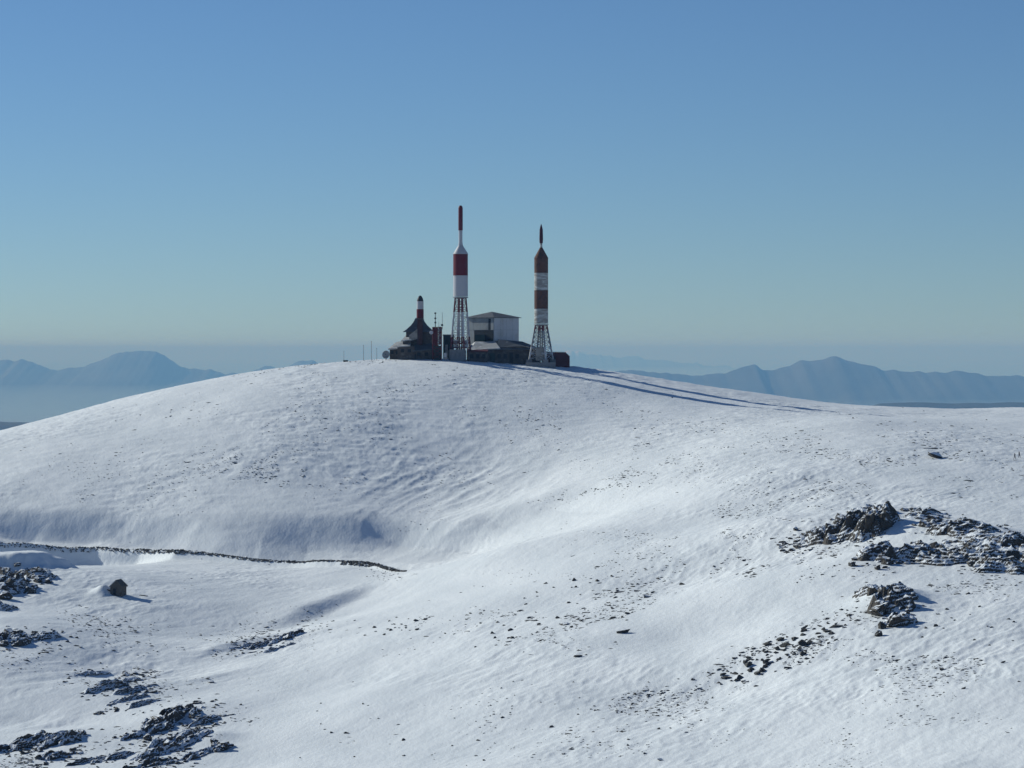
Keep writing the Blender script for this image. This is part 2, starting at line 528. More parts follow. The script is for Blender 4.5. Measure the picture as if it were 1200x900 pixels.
# skyline report (photo rows) for tuning
for px in range(0, 1201, 100):
    c = int(round(C0 + ((px - 600) / F + 0.186) / 0.372 * (len(dense) - 1)))
    lo = np.searchsorted(rows, 300)
    pr = YH - F * ZM[lo:, c] / rows[lo:]
    k = int(np.argmin(pr)); SKYREP = (px, pr[k], rows[lo + k])

# ------------------------------------------------------------------ plain and far mountains
def far_material(name, a, b_, scale, snow=None):
    m, t, b = nmat(name)
    g = t.nodes.new('ShaderNodeNewGeometry')
    n_ = t.nodes.new('ShaderNodeTexNoise')
    n_.inputs['Scale'].default_value = scale
    n_.inputs['Detail'].default_value = 9
    n_.inputs['Roughness'].default_value = 0.6
    t.links.new(g.outputs['Position'], n_.inputs['Vector'])
    cr = t.nodes.new('ShaderNodeValToRGB')
    cr.color_ramp.elements[0].position = 0.38; cr.color_ramp.elements[0].color = (*a, 1)
    cr.color_ramp.elements[1].position = 0.64; cr.color_ramp.elements[1].color = (*b_, 1)
    t.links.new(n_.outputs[0], cr.inputs[0])
    out = cr.outputs[0]
    if snow is not None:
        s = t.nodes.new('ShaderNodeSeparateXYZ'); t.links.new(g.outputs['Position'], s.inputs[0])
        ad = t.nodes.new('ShaderNodeMath'); ad.operation = 'MULTIPLY_ADD'
        t.links.new(n_.outputs[0], ad.inputs[0]); ad.inputs[1].default_value = 900; t.links.new(s.outputs[2], ad.inputs[2])
        mr = t.nodes.new('ShaderNodeMapRange'); mr.inputs['From Min'].default_value = snow; mr.inputs['From Max'].default_value = snow + 150
        t.links.new(ad.outputs[0], mr.inputs[0])
        mx = t.nodes.new('ShaderNodeMix'); mx.data_type = 'RGBA'
        t.links.new(mr.outputs[0], mx.inputs[0]); t.links.new(out, mx.inputs[6]); mx.inputs[7].default_value = (0.75, 0.78, 0.82, 1)
        out = mx.outputs[2]
    t.links.new(out, b.inputs['Base Color'])
    b.inputs['Roughness'].default_value = 0.9
    return m
PLAINZ = -740.0
gm = far_material('plain_fields', (0.05, 0.055, 0.035), (0.16, 0.14, 0.10), 0.0006)
xs = np.linspace(-70000, 70000, 60); ys = np.linspace(-6000, 118000, 60)
XX, YY = np.meshgrid(xs, ys)
structure(grid_mesh('ground', XX.ravel(), YY.ravel(), PLAINZ + 8 * perlin(XX.ravel() / 9000, YY.ravel() / 9000, 3), 60, 60, gm))

WOOD = far_material('wooded_mountain', (0.018, 0.026, 0.016), (0.06, 0.06, 0.045), 0.0012)
SNOWY = far_material('snowy_mountain', (0.05, 0.05, 0.045), (0.12, 0.11, 0.10), 0.0009, snow=330)

def mountain(name, D, prof, thick, mat, seed, jag):
    nx, ny = 460, 57
    px = np.linspace(prof[0][0], prof[-1][0], nx)
    py = np.interp(px, [p[0] for p in prof], [p[1] for p in prof])
    ker = np.ones(3) / 3
    py = np.convolve(np.pad(py, 1, mode='edge'), ker, 'valid')
    xc = (px - 600) / F * D
    zc = -(py - YH) / F * D + jag * (perlin(xc / 700, xc * 0 + seed, seed) + 0.8 * perlin(xc / 240, xc * 0 + seed, seed + 1) + 0.6 * perlin(xc / 100, xc * 0 + seed, seed + 2))
    v = np.linspace(-1, 1, ny)
    V, XC = np.meshgrid(v, xc, indexing='ij'); ZC = np.tile(zc, (ny, 1))
    Yw = D + V * thick + 0.18 * thick * perlin(XC / (thick * 0.9), XC * 0 + seed * 1.7, seed + 5)
    prof_v = (1 - np.abs(V)) ** 1.25
    spur = 0.5 * perlin(XC / 900, Yw / 1000, seed + 7) + 0.5 * perlin(XC / 420, Yw / 520, seed + 8) + 0.35 * perlin(XC / 190, Yw / 260, seed + 9)
    Hh = np.maximum(ZC - PLAINZ, 0)
    Z = PLAINZ - 12 + Hh * np.clip(prof_v + 0.07 * spur * (np.abs(V) * 2.4) * (1 - np.abs(V)), 0, 1.0) + 0
    Z = np.minimum(Z, ZC + 0 * Z)
    return structure(grid_mesh(name, XC.ravel(), Yw.ravel(), Z.ravel(), ny, nx, mat))

mountain('mountain', 42000, [(-420, 470), (-300, 440), (-200, 425), (-120, 430), (-60, 424), (0, 421), (32, 421), (48, 426), (72, 434), (84, 432), (110, 425), (132, 417), (150, 413), (165, 411), (186, 411), (197, 416), (208, 425), (222, 432), (240, 432), (262, 434), (290, 436), (303, 431), (312, 428), (322, 430), (334, 432), (341, 425), (352, 421), (366, 423), (380, 428), (420, 440), (520, 500)], 4200, WOOD, 21, 34)
mountain('mountain', 30000, [(600, 520), (650, 450), (700, 438), (745, 433), (775, 435), (815, 437), (850, 436), (872, 431), (886, 425), (896, 431), (915, 431), (940, 422), (956, 421), (968, 419), (982, 417), (992, 421), (1010, 425), (1035, 432), (1065, 436), (1085, 435), (1105, 433), (1128, 433), (1150, 436), (1180, 439), (1200, 440), (1280, 452), (1400, 470), (1550, 500)], 3600, WOOD, 33, 26)
mountain('mountain', 85000, [(540, 480), (600, 424), (640, 415), (668, 412), (690, 414), (720, 418), (745, 417), (770, 421), (790, 423), (815, 426), (850, 430), (900, 434), (1000, 450), (1100, 490)], 7000, SNOWY, 45, 55)
mountain('mountain', 13000, [(-500, 505), (-200, 492), (0, 490), (40, 491), (80, 493), (130, 498), (250, 520), (400, 560)], 1500, WOOD, 57, 5)
mountain('mountain', 15000, [(900, 520), (1000, 482), (1035, 472), (1070, 469), (1120, 470), (1160, 469), (1200, 468), (1300, 471), (1600, 500)], 1700, WOOD, 69, 5)

# ------------------------------------------------------------------ paints and building materials
RED = (0.125, 0.014, 0.019); WHITE = (0.43, 0.43, 0.46); RUST = (0.115, 0.052, 0.033); GREY = (0.42, 0.44, 0.45)
CONC = plain('concrete', (0.22, 0.215, 0.22), 0.9, var=0.35, scale=0.5, bump=0.05)
SLATE = plain('slate_roof', (0.10, 0.105, 0.115), 0.75, scale=0.4, dirt=(0.4, 0.42, 0.44), dirt_amt=0.15)
SLATESNOW = plain('snow_dusted_roof', (0.36, 0.36, 0.36), 0.8, scale=0.5, dirt=(0.7, 0.72, 0.74), dirt_amt=0.35)
STONE = plain('dark_stone_wall', (0.085, 0.068, 0.058), 0.9, scale=0.8, dirt=(0.16, 0.14, 0.12), dirt_amt=0.4, bump=0.08)
STONELIGHT = plain('grey_stone_wall', (0.30, 0.28, 0.26), 0.9, scale=0.6, var=0.4, bump=0.05)
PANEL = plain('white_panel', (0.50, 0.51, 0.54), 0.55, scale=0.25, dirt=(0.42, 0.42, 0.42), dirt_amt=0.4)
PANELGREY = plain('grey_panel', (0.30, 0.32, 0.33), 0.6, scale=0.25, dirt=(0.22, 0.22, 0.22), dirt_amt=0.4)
DARK = plain('dark_opening', (0.03, 0.032, 0.036), 0.9)
GREEN = plain('dark_green_steel', (0.03, 0.05, 0.045), 0.6, scale=0.8)
REDSTEEL = plain('red_steel', (0.125, 0.018, 0.02), 0.55, scale=0.9, dirt=(0.10, 0.035, 0.03), dirt_amt=0.5)
SHED = plain('red_brown_sheet', (0.12, 0.026, 0.026), 0.7, scale=0.5, dirt=(0.09, 0.03, 0.03), dirt_amt=0.5)
STEEL = plain('galvanised_steel', (0.32, 0.33, 0.34), 0.45, metal=0.6)
WHITEP = plain('white_paint', WHITE, 0.5, scale=0.7, dirt=(0.5, 0.48, 0.45), dirt_amt=0.3)
REDP = plain('red_paint', RED, 0.5, scale=0.7, dirt=(0.11, 0.022, 0.024), dirt_amt=0.4)
RUSTP = plain('rusted_red_paint', RUST, 0.75, scale=0.8, dirt=(0.06, 0.035, 0.025), dirt_amt=0.5)
PEEL = plain('peeling_white_paint', (0.5, 0.51, 0.5), 0.75, scale=0.55, dirt=(0.26, 0.24, 0.22), dirt_amt=0.75)
PEEL.node_tree.nodes['Noise Texture'].inputs['Scale'].default_value = 1.0
_mp = PEEL.node_tree.nodes.new('ShaderNodeMapping'); _mp.inputs['Scale'].default_value = (0.35, 0.35, 1.3)
PEEL.node_tree.links.new(PEEL.node_tree.nodes['Texture Coordinate'].outputs['Object'], _mp.inputs[0]); PEEL.node_tree.links.new(_mp.outputs[0], PEEL.node_tree.nodes['Noise Texture'].inputs['Vector'])
PIER = plain('dark_brick', (0.075, 0.035, 0.033), 0.9, scale=0.9)
DARKRED = plain('dark_maroon', (0.06, 0.012, 0.02), 0.7)
BLACK = plain('black_cap', (0.025, 0.025, 0.028), 0.5)

M0 = 1000.0 / F       # metres per pixel at the summit
def sx(px, d=1000.0): return (px - 600) / F * d
def sz(py, d=1000.0): return -(py - YH) / F * d

# ------------------------------------------------------------------ the two antenna towers
def antenna_tower(loc_px, d, foot_py, label, spread_b, spread_t, leg_top, bands, cone, mast, legbands, base_parts, shaft_r, dirtc):
    cx = sx(loc_px, d); cy = d
    g = ground_z(cx, cy)
    root = empty('antenna_tower', (cx, cy, g), label, 'antenna tower', 'tall banded antenna towers on the summit')
    lm = banded('lattice_paint_%d' % loc_px, [(sz(a, d), c) for a, c in legbands], 0.5, dirtc)
    zb = sz(foot_py, d); zt = sz(leg_top, d)
    m = d / F
    rot = R(20)
    def corner(k, f):
        r = (spread_b * (1 - f) + spread_t * f) * m * 1.16
        a = rot + k * math.pi / 2
        return Vector((cx + r * math.cos(a), cy + r * math.sin(a), zb * (1 - f) + zt * f))
    for k in range(4):
        MB().tube(corner(k, 0), corner(k, 1), 0.31, 0.26, 8).build('leg', lm, root, True)
    lv = [0, 0.17, 0.34, 0.5, 0.64, 0.77, 0.89, 1.0]
    for i, f in enumerate(lv[1:-1]):
        b = MB()
        for k in range(4): b.tube(corner(k, f), corner(k + 1, f), 0.11, n=6)
        b.build('ring_beam', lm, root)
    for i in range(len(lv) - 1):
        b = MB()
        for k in range(4):
            b.tube(corner(k, lv[i]), corner(k + 1, lv[i + 1]), 0.075, n=5)
            b.tube(corner(k + 1, lv[i]), corner(k, lv[i + 1]), 0.075, n=5)
        b.build('cross_brace', lm, root)
    b = MB()
    for a_ in range(4):
        t_ = math.pi / 4 + a_ * math.pi / 2 + 0.3
        b.tube((cx + shaft_r * math.cos(t_), cy + shaft_r * math.sin(t_), zb - 1), (cx + shaft_r * math.cos(t_), cy + shaft_r * math.sin(t_), zt), 0.13, n=6)
    b.build('cable_ladder', lm, root)
    b = MB()
    nz_ = int((zt - zb) / 0.9)
    for i in range(nz_):
        z_ = zb + (i + .5) * (zt - zb) / nz_
        b.box(cx - shaft_r * .75, cx + shaft_r * .75, cy - .05, cy + .05, z_ - .09, z_ + .09)
    o_ = b.build('rung', lm, root); o_['kind'] = 'stuff'
    rad = bands[0][3] * m
    MB().lathe((cx, cy), [(rad * 0.75, zt - 0.5), (rad * 1.06, zt - 0.25), (rad * 1.06, zt + 0.05), (rad * 0.9, zt + 0.06)], 28).build('deck_ring', STEEL, root, True)
    for (y0, y1, mat, r) in bands:
        z0 = sz(y0, d) + 0.06; z1 = sz(y1, d); r = r * m
        sec = MB().lathe((cx, cy), [(r, z0), (r, z1)], 36).build('radome_section', mat, root, True)
        # flange where two drums bolt together
        MB().lathe((cx, cy), [(r + 0.07, z1 - 0.10), (r + 0.07, z1 + 0.02)], 36).build('flange', mat, sec, True)
    (y0, y1, mat, r0, r1) = cone
    MB().lathe((cx, cy), [(r0 * m, sz(y0, d) + 0.03), (r0 * m, sz(y0, d) + 0.3), (r1 * m, sz(y1, d))], 36).build('cone', mat, root, True)
    for (pr, mat, nm) in mast:
        MB().lathe((cx, cy), [(r * m, sz(y, d)) for r, y in pr], 18).build(nm, mat, root, True)
    base_parts(root, cx, cy, zb, g, corner)
    return root

def base_a(root, cx, cy, zb, g, corner):
    m = M0
    MB().prism([(sx(527), 996.2), (sx(545.5), 996.2), (sx(545.5), 1002), (sx(527), 1002)], g - 2, sz(409.5)).build('concrete_base', CONC, root)
    for k in range(4):
        c = corner(k, 0)
        MB().prism([(c.x - 0.7, c.y - 0.7), (c.x + 0.7, c.y - 0.7), (c.x + 0.7, c.y + 0.7), (c.x - 0.7, c.y + 0.7)], g - 2.5, zb + 0.1).build('footing', CONC, root)
    b = MB()
    for zz in (sz(402), sz(407.5)):
        for k in range(4): b.tube(corner(k, 0) + Vector((0, 0, zz - zb)), corner(k + 1, 0) + Vector((0, 0, zz - zb)), 0.16, n=6)
    b.build('guard_rail', REDSTEEL, root)
    # equipment cabins inside the legs
    MB().box(sx(531.5), sx(536.5), 998.5, 1001, sz(408), sz(398)).build('equipment_cabin', WHITEP, root)
    MB().box(sx(542.5), sx(548.5), 998.5, 1001, sz(408), sz(398.5)).build('equipment_cabin', WHITEP, root)

antenna_tower(539.7, 1000, 411, 'tallest antenna tower with bright red and white drum, mast and lattice legs', 10.6, 5.6, 348,
    [(347.5, 323, WHITEP, 8.6), (323, 298, REDP, 8.6)], (298, 288, WHITEP, 8.6, 3.0),
    [([(3.0, 288), (2.2, 284), (2.2, 270)], WHITEP, 'mast'), ([(2.6, 270), (2.6, 244), (2.1, 241.8), (1.0, 240.8)], REDP, 'mast_tip')],
    [(430, RED), (395, WHITE), (366, RED)], base_a, 0.62, (0.3, 0.12, 0.1))

def base_b(root, cx, cy, zb, g, corner):
    for k in range(4):
        c = corner(k, 0)
        MB().prism([(c.x - 0.9, c.y - 0.9), (c.x + 0.9, c.y - 0.9), (c.x + 0.9, c.y + 0.9), (c.x - 0.9, c.y + 0.9)], g - 3, zb + 0.1).build('footing', CONC, root)
    MB().prism([(sx(616), 995), (sx(651), 995), (sx(651), 1003), (sx(616), 1003)], g - 3, sz(424.6)).build('concrete_base', CONC, root)
    MB().box(sx(628), sx(639), 997, 1001, zb - 0.3, sz(408)).build('equipment_cabin', STONELIGHT, root)
    MB().box(sx(628) - .2, sx(639) + .2, 996.8, 1001.2, sz(408), sz(407)).build('cabin_roof', SLATE, root)
    for f in (0.3, 0.62):
        z = corner(0, f).z; r = 1.2
        MB().box(cx - r, cx + r, cy - r, cy + r, z, z + 0.12).build('maintenance_deck', STEEL, root)

antenna_tower(634.2, 1000, 421.5, 'weathered antenna tower with rust brown and peeling white drum beside the red-brown shed', 12.8, 6.0, 380,
    [(379.5, 362, PEEL, 8.1), (362, 340.5, RUSTP, 8.1), (340.5, 320, PEEL, 8.1), (320, 303, RUSTP, 8.1)], (303, 290, RUSTP, 8.1, 1.5),
    [([(1.5, 290), (1.3, 285)], PEEL, 'mast'), ([(1.9, 285), (2.2, 280), (1.9, 269), (1.0, 265), (0.2, 262.5)], DARKRED, 'mast_tip')],
    [(435, (0.5, 0.5, 0.52)), (407, (0.22, 0.22, 0.23)), (388, (0.16, 0.03, 0.03))], base_b, 0.5, (0.12, 0.1, 0.1))

# ------------------------------------------------------------------ square white building
def white_building():
    cx, cy = sx(577), 1020.0
    m = 1020 / F
    h = 30.5 * m / 2 * 1.0
    root = empty('transmitter_building', (cx, cy, ground_z(cx, cy)), 'square white panelled building with low hipped roof and a dark vertical slit', 'building')
    half = 22.0 * m / math.sqrt(2) * math.sqrt(2)
    rot = R(43)
    def corner(k, r, z=None):
        a = -math.pi / 2 + R(3) + k * math.pi / 2
        return (cx + r * math.cos(a), cy + r * math.sin(a))
    r = 30.5 * m
    foot = [corner(k, r) for k in range(4)]
    zt = sz(372.3, 1010); zb = sz(424, 1010) - 2
    MB().prism(foot, zb, zt).build('wall', PANELGREY, root)
    # cladding panels, two rows on both visible faces
    def face_panels(k, n, mat, rowsz, skip=()):
        a = Vector((*foot[k], 0)); b = Vector((*foot[(k + 1) % 4], 0))
        d = (b - a); nn = Vector((d.y, -d.x, 0)).normalized()
        if nn.dot(Vector((0, -1, 0))) < 0: nn = -nn
        for r0, (z0, z1) in enumerate(rowsz):
            for i in range(n):
                if (r0, i) in skip: continue
                p = a + d * ((i + 0.015) / n); q = a + d * ((i + 0.985) / n)
                pts_ = [p, q, q + nn * 0.07, p + nn * 0.07]
                MB().prism([(v.x, v.y) for v in pts_], z0, z1).build('wall_panel', mat, root)
    zm = sz(386.5, 1010); zl = sz(400, 1010)
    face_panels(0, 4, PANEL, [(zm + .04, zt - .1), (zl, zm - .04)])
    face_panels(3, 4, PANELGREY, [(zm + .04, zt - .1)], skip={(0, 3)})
    # the slit: recessed dark strip near the corner of the left face
    a = Vector((*foot[3], 0)); b = Vector((*foot[0], 0)); d = b - a; nn = Vector((d.y, -d.x, 0)).normalized()
    if nn.dot(Vector((0, -1, 0))) < 0: nn = -nn
    def strip(f0, f1, z0, z1, mat, name, out):
        p = a + d * f0; q = a + d * f1
        MB().prism([(v.x, v.y) for v in (p, q, q + nn * out, p + nn * out)], z0, z1).build(name, mat, root)
    strip(0.76, 0.79, zm, zt - .1, PANELGREY, 'wall_panel', 0.07)
    strip(0.80, 0.88, zm, zt - .3, DARK, 'window_slit', 0.03)
    strip(0.89, 0.99, zm, zt - .1, PANELGREY, 'wall_panel', 0.07)
    strip(0.28, 0.97, zl - 1, zm - 0.1, DARK, 'loading_door', 0.08)
    # roof
    e = 33.8 * m
    ef = [corner(k, e) for k in range(4)]
    ap = (cx - 0.3, cy, sz(364.8, 1010))
    v = [(x, y, zt) for x, y in ef] + [(x, y, zt + 0.16) for x, y in ef] + [ap]
    f = [(0, 1, 5, 4), (1, 2, 6, 5), (2, 3, 7, 6), (3, 0, 4, 7), (4, 5, 8), (5, 6, 8), (6, 7, 8), (7, 4, 8), (3, 2, 1, 0)]
    MB().add(v, f).build('roof', SLATE, root)
white_building()

# ------------------------------------------------------------------ long low building under it
def low_building():
    root = empty('low_building', (sx(590), 1008, ground_z(sx(590), 1008)), 'long low dark stone building with slate roof between the two tall towers', 'building')
    zb = sz(428) - 2
    # main wing: roof slopes down to the right, towards the weathered tower
    MB().extrude_y([(sx(547), zb), (sx(629), zb), (sx(629), sz(409)), (sx(611), sz(405.5)), (sx(547), sz(409))], 1003, 1012).build('wall', STONE, root)
    w_ = MB()
    w_.add([(sx(583), 1002.2, sz(409)), (sx(629.5), 1002.2, sz(409)), (sx(612), 1009, sz(400)), (sx(583), 1009, sz(397.5)),
            (sx(583), 1002.2, sz(409.8)), (sx(629.5), 1002.2, sz(409.8)), (sx(628), 1013, sz(406)), (sx(583), 1013, sz(399))],
           [(0, 1, 2, 3), (4, 7, 6, 5), (0, 4, 5, 1), (1, 5, 6, 2), (2, 6, 7, 3), (3, 7, 4, 0)])
    w_.build('roof', SLATE, root)
    MB().add([(sx(551), 1001.5, sz(410)), (sx(586), 1001.5, sz(408)), (sx(580), 1008.5, sz(400)), (sx(557), 1008.5, sz(400)),
              (sx(551), 1001.5, sz(411)), (sx(586), 1001.5, sz(409)), (sx(586), 1012, sz(404)), (sx(551), 1012, sz(404))],
             [(0, 1, 2, 3), (4, 7, 6, 5), (0, 4, 5, 1), (1, 5, 6, 2), (2, 6, 7, 3), (3, 7, 4, 0)]).build('snowy_roof', SLATESNOW, root)
    # front annexes
    MB().box(sx(548), sx(571), 998.5, 1003, zb, sz(411.5)).build('annexe_wall', STONE, root)
    MB().add([(sx(547), 998, sz(412)), (sx(572), 998, sz(411.4)), (sx(572), 1003.2, sz(408.5)), (sx(547), 1003.2, sz(409)),
              (sx(547), 998, sz(412.8)), (sx(572), 998, sz(412.2)), (sx(572), 1003.2, sz(409.6)), (sx(547), 1003.2, sz(410))],
             [(0, 1, 2, 3), (4, 7, 6, 5), (0, 4, 5, 1), (1, 5, 6, 2), (2, 6, 7, 3), (3, 7, 4, 0)]).build('annexe_roof', SHED, root)
    for a, b, y0, y1, mat, nm in ((574, 580, 414, 425, GREEN, 'garage_door'), (583, 587, 415, 420, DARK, 'window'), (590, 594, 415, 420, DARK, 'window'),
                                   (597, 601, 413, 425, DARK, 'door'), (604, 608, 415, 420, DARK, 'window')):
        MB().box(sx(a), sx(b), 1002.9, 1003.1, sz(y1), sz(y0)).build(nm, mat, root)
    for a, b in ((551, 555), (558, 562), (565, 569)):
        MB().box(sx(a), sx(b), 998.4, 998.6, sz(420), sz(415)).build('window', DARK, root)
    MB().box(sx(556), sx(568), 1010, 1014, sz(402), sz(392)).build('roof_block', GREEN, root)
low_building()

# ------------------------------------------------------------------ red-brown shed
def red_shed():
    root = empty('shed', (sx(655), 1008, ground_z(sx(655), 1008)), 'dark red-brown metal shed with chamfered roof edge beside weathered tower', 'shed')
    zb = sz(430) - 2
    MB().extrude_y([(sx(641), zb), (sx(668), zb), (sx(668), sz(417.5)), (sx(663.5), sz(413.2)), (sx(641), sz(413.0))], 1005, 1015).build('wall', SHED, root)
    for i in range(6):
        x = sx(643 + i * 4.2)
        MB().box(x, x + 0.14, 1004.93, 1005.02, sz(428), sz(414)).build('wall_rib', SHED, root)
    MB().add([(sx(640.5), 1004.6, sz(412.9)), (sx(663.7), 1004.6, sz(413.1)), (sx(663.7), 1015.4, sz(413.1)), (sx(640.5), 1015.4, sz(412.9)),
              (sx(640.5), 1004.6, sz(412.2)), (sx(663.9), 1004.6, sz(412.4)), (sx(663.9), 1015.4, sz(412.4)), (sx(640.5), 1015.4, sz(412.2))],
             [(0, 1, 2, 3), (4, 7, 6, 5), (0, 4, 5, 1), (1, 5, 6, 2), (2, 6, 7, 3), (3, 7, 4, 0)]).build('roof', SLATESNOW, root)
    MB().box(sx(646), sx(651), 1004.85, 1005.0, sz(428), sz(418)).build('door', DARK, root)
red_shed()

# ------------------------------------------------------------------ lodge with the small rocket-shaped turret
def lodge():
    root = empty('summit_lodge', (sx(485), 1004, ground_z(sx(485), 1004)), 'dark stone lodge with stepped roofs and a rocket-shaped turret above steep pyramid roof', 'building')
    zb = sz(428) - 2
    def slab(pts4, th, mat, nm):
        lo = [(x, y, z - th) for x, y, z in pts4]
        return MB().add(list(pts4) + lo, [(0, 1, 2, 3), (7, 6, 5, 4), (0, 4, 5, 1), (1, 5, 6, 2), (2, 6, 7, 3), (3, 7, 4, 0)]).build(nm, mat, root)
    # core
    MB().box(sx(475.5), sx(505.5), 1003, 1011, zb, sz(388.6)).build('core_wall', STONE, root)
    # steep flared pyramid roof
    n = 6; v = []; f = []
    prof = [(19.0, 389.0), (14.5, 385.8), (9.5, 381.0), (6.5, 377.0), (4.4, 372.5)]
    for r, y in prof:
        for a, b in ((-1, -1), (1, -1), (1, 1), (-1, 1)):
            v.append((sx(490.5) + a * r * M0, 1007 + b * r * M0 * 0.85, sz(y)))
    for k in range(len(prof) - 1):
        for i in range(4):
            f.append((k * 4 + i, k * 4 + (i + 1) % 4, k * 4 + 4 + (i + 1) % 4, k * 4 + 4 + i))
    f += [(3, 2, 1, 0), tuple(len(prof) * 4 - 4 + i for i in range(4))]
    MB().add(v, f).build('pyramid_roof', SLATE, root)
    # turret
    c = (sx(491.6), 1007.0)
    m = M0
    MB().lathe(c, [(4.2 * m, sz(374)), (4.2 * m, sz(362))], 20).build('turret_section', REDP, root, True)
    MB().lathe(c, [(4.0 * m, sz(362)), (4.0 * m, sz(352.7))], 20).build('turret_section', WHITEP, root, True)
    MB().lathe(c, [(3.95 * m, sz(352.7)), (3.3 * m, sz(349.5)), (1.8 * m, sz(346.8)), (0.4 * m, sz(345.8))], 20).build('turret_tip', BLACK, root, True)
    MB().lathe(c, [(4.9 * m, sz(374.3)), (4.9 * m, sz(373.7))], 20).build('turret_collar', STEEL, root, True)
    # chimney pier in front of the roof
    MB().box(sx(489), sx(495), 1000.9, 1003.6, sz(404), sz(373.5)).build('pier', PIER, root)
    MB().box(sx(488.6), sx(495.4), 1000.6, 1003.9, sz(374.2), sz(373.2)).build('pier_cap', STONE, root)
    # light sloping gable wall and stepped wings to the left
    MB().extrude_y([(sx(479.5), sz(400)), (sx(489), sz(397)), (sx(489), sz(385.5)), (sx(481), sz(391.5)), (sx(479.5), sz(393))], 1000.3, 1001.9).build('gable_wall', STONELIGHT, root)
    MB().box(sx(472), sx(481), 1000.6, 1006, zb, sz(398)).build('wing_wall', STONE, root)
    slab([(sx(470), 999.9, sz(399)), (sx(482), 999.9, sz(397.5)), (sx(483), 1006, sz(391)), (sx(475), 1006, sz(392.5))], 0.35, SLATESNOW, 'wing_roof')
    MB().box(sx(456.5), sx(473), 1001, 1007, zb, sz(408.5)).build('wing_wall', STONE, root)
    slab([(sx(454.8), 1000.3, sz(408.7)), (sx(474), 1000.3, sz(407.5)), (sx(477), 1007, sz(398)), (sx(463), 1007, sz(401))], 0.35, SLATESNOW, 'wing_roof')
    MB().box(sx(466), sx(486), 998.2, 1001.5, zb, sz(405.8)).build('porch_wall', STONE, root)
    slab([(sx(465), 997.6, sz(406)), (sx(481), 997.6, sz(404.8)), (sx(481), 1001.2, sz(402.8)), (sx(467), 1001.2, sz(403.4))], 0.3, SLATESNOW, 'porch_roof')
    MB().box(sx(484), sx(508.5), 998.6, 1002.4, zb, sz(410)).build('front_wall', STONE, root)
    slab([(sx(483), 998, sz(411)), (sx(509), 998, sz(409)), (sx(509), 1002.6, sz(402.5)), (sx(486), 1002.6, sz(404))], 0.3, SLATE, 'front_roof')
    for a, b, y0, y1, yy in ((458, 461, 411, 415, 1001), (464, 466, 411, 415, 1001), (470, 474, 409, 413, 998.2), (478, 482, 409, 413, 998.2), (489, 493, 413, 417, 998.6), (498, 502, 413, 417, 998.6)):
        MB().box(sx(a), sx(b), yy - .06, yy + .05, sz(y1), sz(y0)).build('window', DARK, root)
    MB().box(sx(484.5), sx(487.5), 998.5, 998.7, sz(424), sz(415)).build('door', DARK, root)
lodge()

# ------------------------------------------------------------------ red relay mast
def relay_mast():
    root = empty('relay_mast', (sx(512), 997, ground_z(sx(512), 997)), 'squat red steel relay mast with whip aerials beside the dark lodge', 'mast')
    zb = ground_z(sx(512), 997) - 2
    x0, x1, y0, y1 = sx(507.5), sx(517.5), 995.6, 998.6
    zt = sz(383.5)
    for x in (x0, x1):
        for y in (y0, y1):
            MB().tube((x, y, zb), (x, y, zt), 0.16, n=6).build('post', REDSTEEL, root)
    lv = np.linspace(sz(421), zt, 7)
    for i in range(6):
        b = MB()
        for y in (y0, y1):
            b.tube((x0, y, lv[i]), (x1, y, lv[i + 1]), 0.09, n=5); b.tube((x1, y, lv[i]), (x0, y, lv[i + 1]), 0.09, n=5); b.tube((x0, y, lv[i + 1]), (x1, y, lv[i + 1]), 0.1, n=5)
        for x in (x0, x1):
            b.tube((x, y0, lv[i]), (x, y1, lv[i + 1]), 0.09, n=5)
        b.build('cross_brace', REDSTEEL, root)
    MB().box(sx(508.2), sx(513.5), 996, 998.2, sz(405), sz(384)).build('equipment_panel', REDSTEEL, root)
    MB().box(sx(514), sx(517), 996, 998.2, sz(404), sz(383)).build('equipment_panel', CONC, root)
    MB().box(sx(509), sx(517), 996, 998.4, zb, sz(405)).build('equipment_cabin', GREEN, root)
    MB().tube((sx(510.4), 997, sz(384)), (sx(510.4), 997, sz(366.5)), 0.14, 0.09, 6).build('whip_aerial', DARK, root)
    for y in (367, 373, 378):
        MB().lathe((sx(510.4), 997), [(0.30, sz(y + 1)), (0.34, sz(y)), (0.25, sz(y - .8))], 10).build('aerial_drum', DARK, root)
    MB().tube((sx(518.6), 997, sz(386)), (sx(518.6), 997, sz(366)), 0.10, 0.06, 6).build('whip_aerial', STEEL, root)
    MB().tube((sx(514.5), 997, sz(384)), (sx(514.5), 997, sz(377)), 0.07, 0.05, 6).build('whip_aerial', STEEL, root)
    MB().box(sx(517), sx(519.6), 996.4, 997.6, sz(382), sz(380)).build('aerial_bracket', DARK, root)
    # white dish on the left side
    v = MB()
    ring = []
    c = Vector((sx(505.8), 995.4, sz(389.8)))
    vv = [c + Vector((0, 0.25, 0))]; ff = []
    for j, (r, dy) in enumerate(((0.35, 0.17), (0.62, 0.0))):
        for i in range(14):
            t = 2 * math.pi * i / 14
            vv.append(c + Vector((r * math.cos(t), -(0.25 - dy) + 0.25, r * math.sin(t))))
    for i in range(14):
        ff.append((0, 1 + i, 1 + (i + 1) % 14)); ff.append((1 + i, 15 + i, 15 + (i + 1) % 14, 1 + (i + 1) % 14))
    v.add(vv, ff)
    dsh = v.build('dish', WHITEP, root, True)
    dsh.modifiers.new('t', 'SOLIDIFY').thickness = 0.08
    MB().tube((sx(505.8), 995.7, sz(389.8)), (x0, y0, sz(389.8)), 0.08, n=6).build('dish_arm', STEEL, root)
relay_mast()

